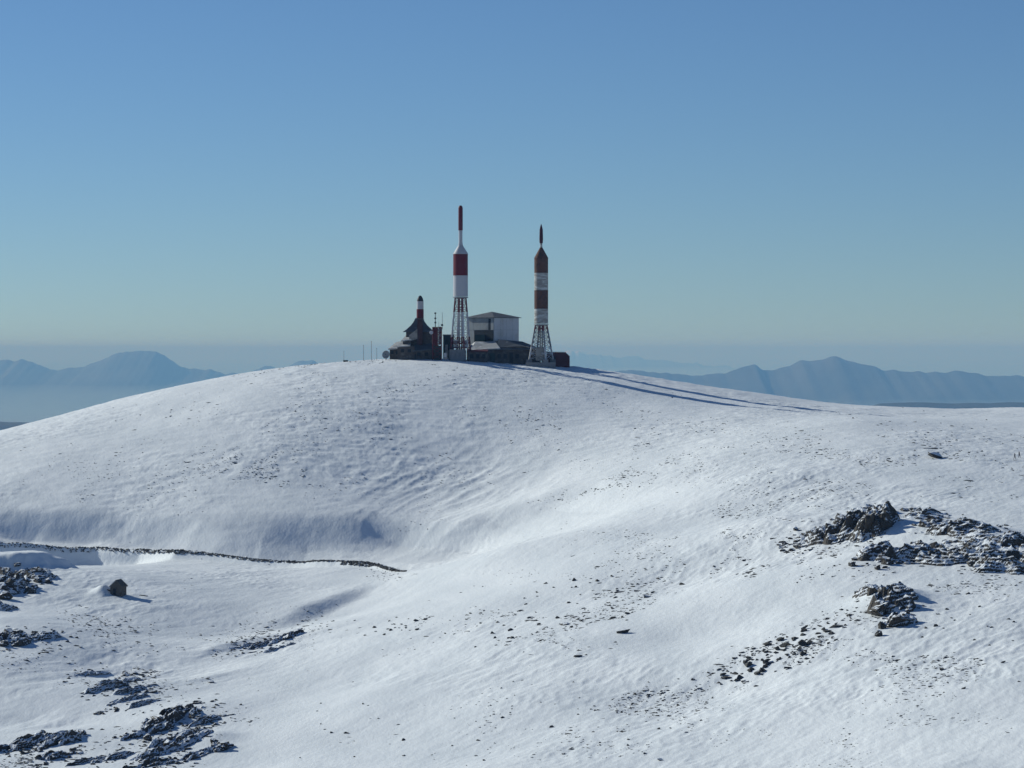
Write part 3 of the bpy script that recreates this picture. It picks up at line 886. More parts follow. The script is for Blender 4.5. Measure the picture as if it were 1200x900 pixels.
# ------------------------------------------------------------------ small things on the summit
def cabinet():
    x = sx(524.5); y = 1012
    root = empty('equipment_hut', (x, y, ground_z(x, y)), 'dark green flat-roofed equipment hut between relay mast and tallest tower', 'hut')
    MB().box(sx(518.5), sx(531), 1010, 1014, sz(430), sz(393.2)).build('wall', GREEN, root)
    MB().box(sx(518), sx(531.5), 1009.6, 1014.4, sz(393.2), sz(391.8)).build('roof', SLATE, root)
    MB().box(sx(521), sx(524), 1009.9, 1010.1, sz(424), sz(404)).build('door', STEEL, root)
cabinet()
def sign_board():
    x, y = sx(522.3), 994.0
    g = ground_z(x, y)
    root = empty('notice_board', (x, y, g), 'small white board on two posts beside the concrete base of the tallest tower', 'sign')
    for dx in (-0.28, 0.28): MB().tube((x + dx, y, g - 0.5), (x + dx, y, g + 2.6), 0.06, n=6).build('post', STEEL, root)
    MB().box(x - 0.42, x + 0.42, y - 0.1, y - 0.05, g + 1.1, g + 2.6).build('board', WHITEP, root)
sign_board()

def big_dish():
    x, y = sx(452.3), 1000.0
    g = ground_z(x, y)
    root = empty('dish_antenna', (x, y, g), 'dark round dish antenna on a short stand left of the lodge', 'dish antenna')
    c = Vector((x, y, sz(415.6)))
    ax = Vector((-0.35, -0.9, 0.18)).normalized()
    u = ax.orthogonal().normalized(); w_ = ax.cross(u)
    vv = [c - ax * 0.45]; ff = []; N = 22
    rr = [(0.45, -0.40), (0.9, -0.22), (1.35, 0.05)]
    for r, a in rr:
        for i in range(N):
            t = 2 * math.pi * i / N
            vv.append(c + ax * a + u * (r * math.cos(t)) + w_ * (r * math.sin(t)))
    for i in range(N):
        ff.append((0, 1 + i, 1 + (i + 1) % N))
        for k in range(2): ff.append((1 + k * N + i, 1 + k * N + N + i, 1 + k * N + N + (i + 1) % N, 1 + k * N + (i + 1) % N))
    d = MB().add(vv, ff).build('reflector', PANELGREY, root, True)
    d.modifiers.new('t', 'SOLIDIFY').thickness = 0.08
    MB().tube((x, y + .4, g - .5), c - ax * 0.5, 0.16, n=8).build('stand', STEEL, root)
    MB().tube(c - ax * 0.4, c + ax * 0.55, 0.05, n=6).build('feed_arm', STEEL, root)
    MB().lathe((c.x + ax.x * .55, c.y + ax.y * .55), [(0.12, c.z + ax.z * .55 - .12), (0.14, c.z + ax.z * .55), (0.08, c.z + ax.z * .55 + .14)], 8).build('feed_horn', DARK, root)
big_dish()

POLES = [(403, 412, 0.07, 'short thin marker pole by the dark block, left of the taller poles'), (426, 405, 0.09, 'thin grey marker pole, shorter of two tall ones on the snow crest'),
         (435.2, 400.5, 0.10, 'tallest thin grey marker pole on the snow crest left of the dish'), (441.5, 408.5, 0.08, 'low thin grey marker pole standing next to the tallest one')]
for px, py, r, lab in POLES:
    x, y = sx(px), 1000.0
    g = ground_z(x, y)
    root = empty('marker_pole', (x, y, g), lab, 'pole', 'marker poles on the crest')
    MB().tube((x, y, g - 0.8), (x, y, sz(py)), r, r * 0.7, 8).build('shaft', STEEL, root)
    MB().lathe((x, y), [(r * 1.4, sz(py) - 0.02), (r * 1.5, sz(py) + 0.06), (r * 0.5, sz(py) + 0.16)], 8).build('cap', DARK, root)
x, y = sx(405.5), 998.0
g = ground_z(x, y)
root = empty('marker_block', (x, y, g), 'small dark concrete block lying on the crest by the shortest pole', 'block')
MB().box(x - 0.75, x + 0.75, y - 0.4, y + 0.4, g - 0.3, g + 0.45).build('body', DARK, root)
MB().box(x - 0.85, x + 0.85, y - 0.5, y + 0.5, g + 0.45, g + 0.55).build('cap', CONC, root)

# ------------------------------------------------------------------ stone refuge hut in the hollow
HUTSTONE = plain('hut_stone', (0.11, 0.098, 0.085), 0.9, scale=1.6, dirt=(0.08, 0.075, 0.07), dirt_amt=0.5, bump=0.08)
def refuge():
    p = look(132, 697.5)
    cx, cy, g = p
    m = cy / F
    root = empty('refuge_hut', (cx, cy, g), 'tiny grey stone gabled refuge hut with dark doorway in the snow hollow', 'hut')
    wd = 14.0 * m / 2; L = 3.0; hw = 11.0 * m; hp = 18.0 * m
    rz = R(-14)
    def T(q):
        x, y_, z = q
        return (cx + 0.7 + x * math.cos(rz) - y_ * math.sin(rz), cy + x * math.sin(rz) + y_ * math.cos(rz), g + z)
    def put(b, nm, mat):
        b.v = [T(q) for q in b.v]
        return b.build(nm, mat, root)
    put(MB().extrude_y([(-wd, -1), (wd, -1), (wd, hw), (0, hp - .25), (-wd, hw)], 0.0, L), 'wall', HUTSTONE)
    for s in (-1, 1):
        put(MB().extrude_y([(0, hp - .22), (0, hp), (s * (wd + .25), hw - .12), (s * (wd + .25), hw - .34)], -0.18, L + .2), 'roof_slab', SLATESNOW if s < 0 else HUTSTONE)
    put(MB().box(-0.62, 0.02, -0.05, 0.02, -0.1, 1.5), 'doorway', DARK)
    put(MB().box(-0.80, 0.2, -0.12, 0.03, 1.5, 1.68), 'lintel', STONE)
    put(MB().box(-wd - 1.6, -wd + .02, 0.7, 1.2, -1, 1.15), 'windbreak_wall', STONE)
refuge()

# ------------------------------------------------------------------ two walkers
def person(px, py, label, jacket, step, lean):
    p = look(px, py)
    if p is None: return
    cx, cy, g = p
    h = 1.76
    J = {  # joint: (x, y, z, rx, ry)
     'pelvis': (0, 0, 0.95, .15, .11), 'waist': (0, lean * .3, 1.08, .14, .10), 'chest': (0, lean * .8, 1.32, .17, .12), 'neck': (0, lean, 1.49, .06, .06),
     'head': (0, lean * 1.1, 1.60, .085, .10), 'top': (0, lean * 1.1, 1.72, .06, .075),
     'hl': (-.10, 0, .9, .095, .1), 'kl': (-.11, -step * .5, .5, .065, .065), 'al': (-.11, -step, .09, .045, .05), 'tl': (-.11, -step - .16, .045, .045, .04),
     'hr': (.10, 0, .9, .095, .1), 'kr': (.11, step * .35, .5, .065, .065), 'ar': (.11, step * .9, .10, .045, .05), 'tr': (.11, step * .9 - .16, .045, .045, .04),
     'sl': (-.2, lean * .85, 1.42, .065, .065), 'el': (-.27, lean * .8 + .06, 1.15, .048, .048), 'wl': (-.26, lean - .08, .92, .036, .036), 'fl': (-.25, lean - .11, .82, .04, .025),
     'sr': (.2, lean * .85, 1.42, .065, .065), 'er': (.27, lean * .8 + .02, 1.15, .048, .048), 'wr': (.27, lean - .14, .95, .036, .036), 'fr': (.26, lean - .2, .86, .04, .025)}
    E = [('pelvis', 'waist'), ('waist', 'chest'), ('chest', 'neck'), ('neck', 'head'), ('head', 'top'), ('pelvis', 'hl'), ('hl', 'kl'), ('kl', 'al'), ('al', 'tl'),
         ('pelvis', 'hr'), ('hr', 'kr'), ('kr', 'ar'), ('ar', 'tr'), ('chest', 'sl'), ('sl', 'el'), ('el', 'wl'), ('wl', 'fl'), ('chest', 'sr'), ('sr', 'er'), ('er', 'wr'), ('wr', 'fr')]
    names = list(J)
    me = bpy.data.meshes.new('person')
    me.from_pydata([(J[k][0], J[k][1], J[k][2]) for k in names], [(names.index(a), names.index(b)) for a, b in E], [])
    o = bpy.data.objects.new('person', me); col.objects.link(o)
    md = o.modifiers.new('skin', 'SKIN')
    sv = me.skin_vertices[0].data
    for i, k in enumerate(names):
        sv[i].radius = (J[k][3], J[k][4]); sv[i].use_root = (k == 'pelvis')
    o.modifiers.new('sub', 'SUBSURF').levels = 1
    o.modifiers['sub'].render_levels = 1
    dg = bpy.context.evaluated_depsgraph_get()
    bm = bpy.data.meshes.new_from_object(o.evaluated_get(dg))
    o.modifiers.clear()
    o.data = bm
    bm.materials.clear()
    for mt in (jacket, MATS['trousers'], MATS['skin'], MATS['hat']): bm.materials.append(mt)
    for f in bm.polygons:
        c = f.center
        hand = abs(c.x) > .2 and c.z < .92
        f.material_index = 3 if c.z > 1.63 else 2 if (c.z > 1.5 or hand) else 0 if c.z > .92 or abs(c.x) > .21 else 1
        f.use_smooth = True
    o.location = (cx, cy, g - 0.02)
    o.rotation_euler = (0, 0, R(-70))
    tag(o, label, 'person', 'walkers on the far ridge')
plain('trousers', (0.02, 0.02, 0.025), 0.8); plain('skin', (0.45, 0.28, 0.2), 0.6); plain('hat', (0.03, 0.03, 0.05), 0.8)
person(1189.3, 538.5, 'taller person in a dark jacket walking on the snow ridge', plain('jacket_navy', (0.015, 0.018, 0.04), 0.7), .28, -.04)
person(1194.6, 536.5, 'person in a dark brown jacket walking beside the taller one', plain('jacket_brown', (0.03, 0.02, 0.02), 0.7), .22, -.08)

# ------------------------------------------------------------------ rocks
def rock_mesh(name, npts, seed, detail):
    r = random.Random(seed)
    bm = bmesh.new()
    for i in range(npts):
        z = r.uniform(-1, 1); a = r.uniform(0, 2 * math.pi); q = math.sqrt(1 - z * z); k = r.uniform(0.75, 1.0)
        v = Vector((q * math.cos(a), q * math.sin(a), z)) * k
        v.z = max(-0.6, min(0.8, v.z))
        bm.verts.new(v)
    res = bmesh.ops.convex_hull(bm, input=bm.verts)
    bmesh.ops.delete(bm, geom=[g_ for g_ in res['geom_interior'] if isinstance(g_, bmesh.types.BMVert)], context='VERTS')
    if detail:
        bmesh.ops.triangulate(bm, faces=bm.faces)
        for _ in range(detail):
            bmesh.ops.subdivide_edges(bm, edges=bm.edges, cuts=1, use_grid_fill=True)
            bmesh.ops.triangulate(bm, faces=bm.faces)
        co = np.array([v.co[:] for v in bm.verts])
        nz = perlin(co[:, 0] * 2.3 + seed, co[:, 1] * 2.3 + co[:, 2] * 1.9, seed) * .22 + perlin(co[:, 0] * 5 + seed, co[:, 2] * 5 + co[:, 1] * 4, seed + 1) * .10
        st = np.abs(((co[:, 2] * 2.6 + co[:, 0] * 0.6 + seed * .37) % 1) - .5)      # layered ledges
        for v, k, s_ in zip(bm.verts, nz, st):
            f_ = 1 + k - 0.12 * (s_ < 0.12)
            v.co = Vector((v.co.x * f_, v.co.y * f_, v.co.z * (1 + k * .5)))
    me = bpy.data.meshes.new(name)
    bmesh.ops.recalc_face_normals(bm, faces=bm.faces)
    bm.to_mesh(me); bm.free()
    return me
BIG = [rock_mesh('rock', 16, 100 + i, 2) for i in range(7)]
MED = [rock_mesh('rock', 15, 200 + i, 1) for i in range(6)]
SML = [rock_mesh('stone', 11, 300 + i, 0) for i in range(8)]
for me in BIG + MED: me.materials.append(ROCK)
for me in SML: me.materials.append(ROCKBARE)
STRIKE = math.atan2(0.90, 0.44)        # the beds run away from the camera and to the right

def put_rock(p, size, elong, flat, rot, parent=None, name='rock', sink=0.25, meshes=None):
    me = random.choice(meshes or (BIG if size > 2.2 else MED if size > 0.8 else SML))
    o = bpy.data.objects.new(name, me)
    col.objects.link(o)
    a, b = size * elong * .5, size * .5
    o.scale = (a, b, b * flat)
    o.rotation_euler = (random.uniform(-.18, .18), random.uniform(-.18, .18), rot)
    o.location = (p[0], p[1], p[2] + b * flat * (0.6 - sink * 2))
    if parent:
        o.parent = parent; o.matrix_parent_inverse = Matrix.Translation(-Vector(parent.location))
    return o

def gauss_poly(c, rx, ry, ang):
    a = random.uniform(0, 2 * math.pi); r = math.sqrt(random.random()) * max(.3, 1 + random.gauss(0, .28))
    x = r * math.cos(a) * rx; y = r * math.sin(a) * ry
    t = R(-ang)
    return c[0] + x * math.cos(t) - y * math.sin(t), c[1] + x * math.sin(t) + y * math.cos(t)

def outcrop(label, big, clusters, catname='rock outcrop', name='rock_outcrop', strike=STRIKE):
    """big: (px, py of the foot, width px, height px, elongation); clusters: (centre, rx, ry, angle, count, size px lo, hi, elong)"""
    first = look(big[0][0], big[0][1]) if big else look(*clusters[0][0])
    root = empty(name, first, label, catname)
    for px, py, wpx, hpx, el in big:
        p = look(px, py)
        if p is None: continue
        m = p[1] / F
        b = wpx * m
        o = bpy.data.objects.new('rock', random.choice(BIG))
        col.objects.link(o)
        o.scale = (b * .5, b * .5 * el, hpx * m * .72)
        o.rotation_euler = (random.uniform(-.12, .12), random.uniform(-.2, .2), random.uniform(-.35, .35))
        o.location = (p[0], p[1] + b * .3 * el, p[2] + hpx * m * .28)
        attach(o, root)
    for c, rx, ry, ang, cnt, lo, hi, el in clusters:
        for _ in range(cnt):
            qx, qy = gauss_poly(c, rx, ry, ang)
            p = look(qx, qy)
            if p is None: continue
            s = random.uniform(lo, hi) ** 1.0 * p[1] / F
            o = put_rock(p, s, random.uniform(1, el), random.uniform(.5, 1.0), strike + random.gauss(0, .3), root)
    return root

def bedrock(root, patches, strike, step=0.8, seed=1, dip=0.35, along=8.0, across=3.4, cover=0.36):
    """craggy bed of rock breaking through the snow: stepped ledges along the strike.
    patches: (px, py, half length along the strike in m, half width across it in m, height in m)"""
    cs, sn = math.cos(strike), math.sin(strike)
    for px, py, la, lb, h in patches:
        p = look(px, py)
        if p is None: continue
        seed += 13
        nx = int(min(112, max(36, la * 2.6 / 0.18))); ny = int(min(112, max(36, lb * 2.6 / 0.18)))
        U, V_ = np.meshgrid(np.linspace(-1.3, 1.3, nx), np.linspace(-1.3, 1.3, ny))
        U = U.ravel(); V_ = V_.ravel()
        A_ = U * la; B_ = V_ * lb
        X = p[0] + A_ * cs - B_ * sn; Y = p[1] + A_ * sn + B_ * cs
        G = np.array([ground_z(q, r_) for q, r_ in zip(X, Y)])
        A_ = A_ + 0.08 * along * perlin(X / 2.5, Y / 2.5, seed + 3); B_ = B_ + 0.2 * across * perlin(X / 2.0, Y / 2.0, seed + 4)
        rid = 1 - 2 * np.abs(perlin(A_ / along, B_ / across, seed))
        rid += 0.55 * (1 - 2 * np.abs(perlin(A_ / along / .4, B_ / across / .42 * .4, seed + 1))) + 0.32 * perlin(A_ / along / .16, B_ / across / .23, seed + 2)
        r2 = U * U + V_ * V_ + 0.45 * perlin(X / 3.0, Y / 5.0, seed + 6)
        mask = np.clip(1.15 - r2, 0, 1) ** 0.8
        Hc = h * (mask * (0.55 + 0.42 * rid)) - 0.3 * h * (1 - mask) - cover * h
        tilt = dip * B_ * 0.5
        s_ = step * (0.8 + 0.4 * perlin(X / 4, Y / 4, seed + 8))
        q = (Hc + tilt + 0.35 * perlin(X / 1.7, Y / 1.7, seed + 11)) / s_
        fq = q - np.floor(q)
        qq = np.floor(q) + np.clip((fq - 0.62) / 0.3, 0, 1)
        Hc = 0.48 * Hc + 0.52 * (qq * s_ - tilt) + 0.06 * perlin(X / .9, Y / .9, seed + 9) + 0.025 * perlin(X / .3, Y / .35, seed + 10)
        o = grid_mesh('bedrock', X, Y, G + Hc, ny, nx, BEDROCK)
        o.data.polygons.foreach_set('use_smooth', np.zeros(len(o.data.polygons), bool))
        attach(o, root)

oc1 = outcrop('largest dark rock outcrop, a snow-streaked wedge of boulders facing the summit station',
    [(1022, 628, 34, 34, 1.1), (1000, 627, 30, 25, 1.0), (1038, 622, 22, 28, 1.0), (976, 630, 26, 20, 1.0), (955, 632, 20, 16, 1.0), (940, 635, 15, 10, 1.0), (1010, 608, 30, 16, 1.0), (1028, 602, 26, 13, 1.0),
     (988, 612, 26, 12, 1), (1035, 650, 26, 16, 1), (1022, 655, 18, 14, 1), (1040, 662, 20, 12, 1), (1014, 657, 14, 12, 1), (1000, 664, 14, 8, 1), (1030, 668, 12, 8, 1), (1068, 655, 24, 22, 1), (1082, 658, 20, 14, 1), (1095, 660, 20, 12, 1)],
    [((985, 618), 60, 10, 14, 60, 5, 13, 1.6), ((1045, 655), 45, 10, 0, 40, 4, 10, 1.6), ((930, 640), 25, 8, 20, 22, 3, 8, 1.5)], strike=0.3)
oc2 = outcrop('low broken snow-dusted ledges trailing off right of the largest outcrop',
    [(1075, 600, 26, 7, 1), (1095, 612, 24, 10, 1), (1085, 618, 22, 9, 1), (1110, 620, 22, 9, 1), (1130, 622, 26, 10, 1), (1150, 628, 24, 8, 1), (1118, 648, 20, 8, 1), (1150, 655, 20, 8, 1), (1160, 640, 22, 8, 1), (1185, 665, 20, 16, 1), (1190, 628, 22, 8, 1), (1172, 662, 14, 12, 1), (1140, 664, 16, 9, 1)],
    [((1100, 612), 45, 10, -14, 45, 4, 11, 1.6), ((1150, 650), 50, 18, -8, 60, 3, 9, 1.6), ((1170, 620), 35, 12, -20, 25, 3, 8, 1.6)], strike=-0.2)
oc3 = outcrop('compact dark rock outcrop with a deep shadow, downhill of the largest outcrop',
    [(1022, 697, 18, 14, 1), (1005, 699, 10, 8, 1), (1035, 722, 36, 18, 1), (1055, 716, 20, 18, 1), (1060, 700, 20, 12, 1), (1045, 703, 18, 10, 1), (1052, 735, 24, 16, 1), (1062, 732, 14, 14, 1), (1035, 737, 14, 10, 1), (1030, 746, 12, 9, 1)],
    [((1045, 715), 26, 18, 10, 40, 3, 9, 1.5)], strike=0.4)
oc4 = outcrop('dark jagged rock ledge with many loose blocks on the lower left slope',
    [(222, 832, 14, 9, 1.6), (208, 836, 20, 12, 1.6), (196, 842, 18, 12, 1.8), (184, 848, 18, 12, 2), (176, 856, 14, 10, 2), (172, 868, 12, 9, 1.8), (260, 880, 18, 12, 1.2), (266, 876, 12, 9, 1.2), (196, 876, 14, 9, 1.6), (224, 842, 10, 8, 1.4), (250, 872, 12, 8, 1.3)],
    [((200, 840), 48, 7, 22, 60, 3, 9, 3.2), ((205, 868), 55, 25, 24, 130, 2.5, 7.5, 2.4), ((190, 895), 45, 18, 20, 60, 2.5, 7, 2.4), ((240, 848), 18, 8, 15, 22, 2, 6, 1.8)])
oc5 = outcrop('thin tilted rock ribs breaking the snow at the foot of the lower left slope',
    [(14, 880, 16, 8, 2.2), (30, 873, 18, 9, 2.2), (44, 868, 16, 7, 2.2), (68, 872, 18, 9, 2.2), (82, 866, 16, 8, 2), (95, 862, 14, 8, 1.6), (58, 890, 16, 8, 2), (44, 890, 10, 7, 2)],
    [((50, 872), 55, 9, 14, 80, 2.5, 7.5, 3.4), ((60, 890), 45, 9, 18, 45, 2.5, 7, 3.0), ((130, 888), 30, 9, 26, 30, 2.5, 6.5, 3.2)])
oc6 = outcrop('shaded dark crag under the snow lip below the track',
    [(6, 680, 26, 18, 1), (2, 690, 20, 14, 1), (25, 676, 18, 10, 1), (40, 672, 14, 9, 1), (44, 683, 12, 8, 1), (30, 684, 14, 9, 1), (56, 684, 12, 8, 1), (4, 703, 22, 12, 1), (20, 664, 12, 6, 1)],
    [((25, 674), 38, 14, -4, 50, 3, 8, 1.6), ((5, 690), 18, 16, 0, 18, 3, 8, 1.5)], strike=0)
oc7 = outcrop('small shaded crag with blue shadow below the crag under the snow lip',
    [(8, 745, 16, 9, 1.2), (18, 752, 14, 8, 1.2), (4, 758, 14, 9, 1.2), (22, 742, 10, 5, 1.2)],
    [((15, 748), 25, 14, 8, 40, 2.5, 7, 2.0), ((70, 745), 38, 22, 20, 40, 2, 5, 2.4)], strike=0.6)
oc8 = outcrop('narrow dark rock rib with tapering streaks beside the shaded furrow',
    [(335, 750, 18, 6, 2.0), (322, 752, 12, 5, 2.2)],
    [((312, 754), 42, 5, 20, 46, 2.5, 6.5, 4.0), ((290, 750), 40, 4, 18, 18, 2, 5, 4), ((345, 738), 30, 4, 20, 10, 2, 4, 3)])
oc9 = outcrop('brownish rock streaks in parallel lines above the jagged ledge',
    [(128, 806, 14, 6, 2), (142, 800, 12, 5, 2)],
    [((140, 800), 42, 9, 18, 55, 2.5, 6.5, 4.0), ((160, 815), 40, 6, 16, 25, 2, 6, 4.0), ((95, 790), 28, 6, 18, 20, 2, 5, 3.0), ((140, 830), 38, 4, 12, 22, 2.5, 6, 4.5)])

bedrock(oc1, [(1010, 622, 8.5, 9, 4.4), (968, 630, 6.5, 6, 2.6), (1036, 652, 6, 6, 2.8), (1082, 652, 6.5, 7, 2.8), (1024, 600, 6, 5, 1.6)], 0.35, .8, 1, cover=.20)
bedrock(oc2, [(1085, 605, 6.5, 7, 2.0), (1125, 620, 9, 9, 2.2), (1160, 650, 9, 10, 2.3), (1198, 645, 8, 14, 2.8), (1108, 655, 7, 7, 2.2), (1145, 634, 9, 6, 2.0), (1182, 668, 8, 7, 2.4)], -0.25, .8, 51, cover=.32)
bedrock(oc3, [(1042, 712, 5, 6, 3.6), (1052, 732, 3.6, 4, 2.4), (1016, 696, 3, 4, 1.8), (1055, 697, 3.6, 4, 1.8)], 0.5, .7, 81, cover=.22)
K = dict(along=15, across=1.3, cover=.41)
bedrock(oc4, [(200, 843, 13, 2.4, 2.4), (176, 858, 9, 2.0, 1.8), (205, 866, 11, 1.8, 1.5), (225, 868, 9, 1.6, 1.3), (238, 846, 6, 1.2, 1.2), (190, 882, 10, 1.8, 1.5), (222, 888, 9, 1.8, 1.3), (258, 878, 4, 1.8, 1.7), (170, 897, 9, 1.8, 1.4)], STRIKE, .4, 111, **K)
bedrock(oc5, [(25, 874, 12, 2.0, 1.9), (52, 868, 11, 1.5, 1.5), (78, 868, 10, 2.0, 1.9), (58, 888, 9, 1.7, 1.5), (135, 888, 9, 1.2, 1.2), (100, 893, 9, 1.0, 1.0)], STRIKE, .4, 151, **K)
bedrock(oc6, [(6, 690, 8, 10, 3.4), (42, 678, 5.5, 7, 2.4), (-4, 712, 5, 6, 2.4)], 0.1, .6, 191, cover=.3)
bedrock(oc7, [(10, 752, 7, 5, 2.0), (40, 748, 8, 2.4, 1.3)], 0.9, .5, 221, along=9, across=1.8)
bedrock(oc8, [(334, 749, 9, 1.4, 1.4), (312, 755, 11, 1.0, 1.1), (290, 757, 11, .9, .9), (325, 760, 8, .8, .9)], STRIKE, .35, 251, **K)
bedrock(oc9, [(125, 806, 9, 1.4, 1.3), (142, 799, 10, 1.2, 1.1), (160, 808, 10, 1.0, 1.0), (150, 820, 11, .9, .9), (105, 790, 9, .9, .8), (165, 826, 9, 1.0, 1.0)], STRIKE, .35, 271, **K)

# stony bank along the track
def bank():
    poly = SCARPS[0][0]
    Q = [look0(*q) for q in poly]
    root = empty('stone_bank', look(260, 649), 'stony cut bank along the snow-covered track across the hollow', 'stone bank')
    wts = [0, .5, 1.2, 1.2, 1.2, 1.5, 2, 3, 4, 4, 3, 2]
    def spot(r_):
        k = r_.choices(range(len(Q) - 1), weights=wts)[0]
        t = r_.random()
        x_ = Q[k][0] * (1 - t) + Q[k + 1][0] * t; y_ = Q[k][1] * (1 - t) + Q[k + 1][1] * t
        low = 2.6 if k > 8 else 1.1 if k > 5 else 0.8
        y_ += r_.uniform(-low, 0.35) - 1.5 * float(perlin(np.array([x_ / 21]), np.array([y_ / 21]), 92)[0])
        return x_, y_, ground_z(x_, y_), k
    for _ in range(285):
        x_, y_, z_, k = spot(random)
        size = random.uniform(.3, .9) * (1 if k > 4 else .8)
        put_rock((x_, y_, z_), size, random.uniform(1, 2.0), random.uniform(.6, 1), random.gauss(0, .6), root, sink=.2)
    r_ = random.Random(5); vs = []; fs = []; n_ = 0
    for _ in range(2600):
        x_, y_, z_, k = spot(r_)
        me = r_.choice(SML)
        q = r_.uniform(.1, .32); th = r_.uniform(0, 3.1)
        for v in me.vertices:
            X = v.co.x * q * 1.5; Y = v.co.y * q
            vs.append((x_ + X * math.cos(th) - Y * math.sin(th), y_ + X * math.sin(th) + Y * math.cos(th), z_ + v.co.z * q * .8))
        fs += [tuple(i + n_ for i in p_.vertices) for p_ in me.polygons]
        n_ += len(me.vertices)
    me = bpy.data.meshes.new('bank_gravel'); me.from_pydata(vs, [], fs); me.materials.append(ROCKBARE)
    o = bpy.data.objects.new('bank_gravel', me); col.objects.link(o); o['kind'] = 'stuff'
    attach(o, root)
bank()

# scattered stones: the largest are things of their own
SCAT = [
 ('small dark stone in the broad sparse patch on the bright flank', 'stones of the broad sparse patch', (665, 715), 105, 36, 14, 60, 3, 7.5),
 ('small dark stone in the little cluster below the end of the track', 'stones of the little cluster', (463, 734), 36, 7, 16, 22, 3, 6.5),
 ('dark stone in the dense stony band below the compact outcrop', 'stones of the dense band', (922, 762), 88, 17, 24, 100, 4, 12.5),
 ('small dark stone in the speckled patch below the dense stony band', 'stones of the speckled patch', (750, 835), 75, 32, 16, 50, 2.6, 6.5),
 ('scattered dark stone on the bright slope between the two speckled patches', 'stones of the bright slope', (600, 850), 75, 40, 10, 26, 2.6, 5.5),
 ('lone dark stone on the otherwise clean lower snow slope', 'lone stones on clean snow', (400, 830), 110, 60, 10, 16, 2.6, 5.5),
 ('dark stone on the rippled snow right of the compact outcrop', 'stones on rippled snow', (1130, 730), 75, 60, -5, 30, 2.6, 7),
]
for lab, grp, c, rx, ry, ang, cnt, lo, hi in SCAT:
    for i in range(cnt):
        q = gauss_poly(c, rx, ry, ang)
        p = look(*q)
        if p is None: continue
        s = (lo + (hi - lo) * random.random() ** 2) * p[1] / F
        el, fl = random.uniform(1, 1.9), random.uniform(.45, .95)
        o = put_rock(p, s, el, fl, STRIKE - .5 + random.gauss(0, .7), None, 'stone', .2, SML)
        size = s * F / p[1]
        big = 'large ' if size > lo + .6 * (hi - lo) else 'middling ' if size > lo + .2 * (hi - lo) else 'tiny '
        look_ = 'long flat ' if el > 1.45 and fl < .62 else 'long ' if el > 1.45 else 'flat ' if fl < .62 else 'chunky '
        tag(o, big + look_ + lab.replace('small ', '').replace('lone ', ''), 'stone', big + look_ + grp)
for px, py, s, lab in ((730, 742, 15, 'long flat dark rock lying alone on bright snow below the broad sparse patch'), (677, 770, 10, 'small pointed dark rock alone downhill of the long flat one'),
                       (757, 700, 14, 'dark block at the right edge of the broad sparse patch'), (662, 732, 13, 'largest dark rock inside the broad sparse patch'), (773, 891, 9, 'round dark rock alone on the snow below the speckled patch'),
                       (1095, 536, 22, 'flat dark rock slab on the upper right snowfield'), (247, 800, 9, 'short dark rock streak on clean snow above the jagged ledge'), (172, 824, 10, 'dark rounded rock at the tip of a snowy rib above the jagged ledge')):
    p = look(px, py)
    o = put_rock(p, s * p[1] / F, 1.4, .5, .2, None, 'rock', .15, MED)
    tag(o, lab, 'rock')

# the countless small rest: stones and scrub tips poking through the crust, one mesh
def specks(name, label, fields, cat, mat, seed):
    r = random.Random(seed)
    V = []; Fc = []
    tmpl = []
    for me in SML:
        v = np.array([x_.co[:] for x_ in me.vertices]); f = [tuple(p_.vertices) for p_ in me.polygons]
        tmpl.append((v, f))
    n_ = 0
    vs = []
    for (c, rx, ry, ang, cnt, lo, hi, clump) in fields:
        for i in range(cnt):
            for tries in range(6):
                a = r.uniform(0, 2 * math.pi); q = math.sqrt(r.random()) * max(.3, 1 + r.gauss(0, .28)); x_ = q * math.cos(a) * rx; y_ = q * math.sin(a) * ry; t = R(-ang)
                px = c[0] + x_ * math.cos(t) - y_ * math.sin(t); py = c[1] + x_ * math.sin(t) + y_ * math.cos(t)
                p = look(px, py)
                if p is None: continue
                nz = float(perlin(np.array([p[0] / 17.0]), np.array([p[1] / 38.0]), seed)[0] + .6 * perlin(np.array([p[0] / 5.0]), np.array([p[1] / 13.0]), seed + 1)[0])
                if nz > clump: break
            else: continue
            s = (lo + (hi - lo) * r.random() ** 2.2) * p[1] / F * .5
            v, f = r.choice(tmpl)
            th = STRIKE - .6 + r.gauss(0, .8); el = 1 + 2.6 * r.random() ** 2; s *= r.choice((.6, .8, 1, 1, 1.25))
            X = v[:, 0] * s * el; Y = v[:, 1] * s; Zc = v[:, 2] * s * r.uniform(.3, .7)
            vs.append(np.stack([p[0] + X * math.cos(th) - Y * math.sin(th), p[1] + X * math.sin(th) + Y * math.cos(th), p[2] + Zc], 1))
            Fc += [tuple(k + n_ for k in q_) for q_ in f]
            n_ += len(v)
    me = bpy.data.meshes.new(name)
    me.from_pydata(np.concatenate(vs).tolist(), [], Fc)
    me.materials.append(mat)
    o = bpy.data.objects.new(name, me); col.objects.link(o)
    o['kind'] = 'stuff'; o['label'] = label; o['category'] = cat
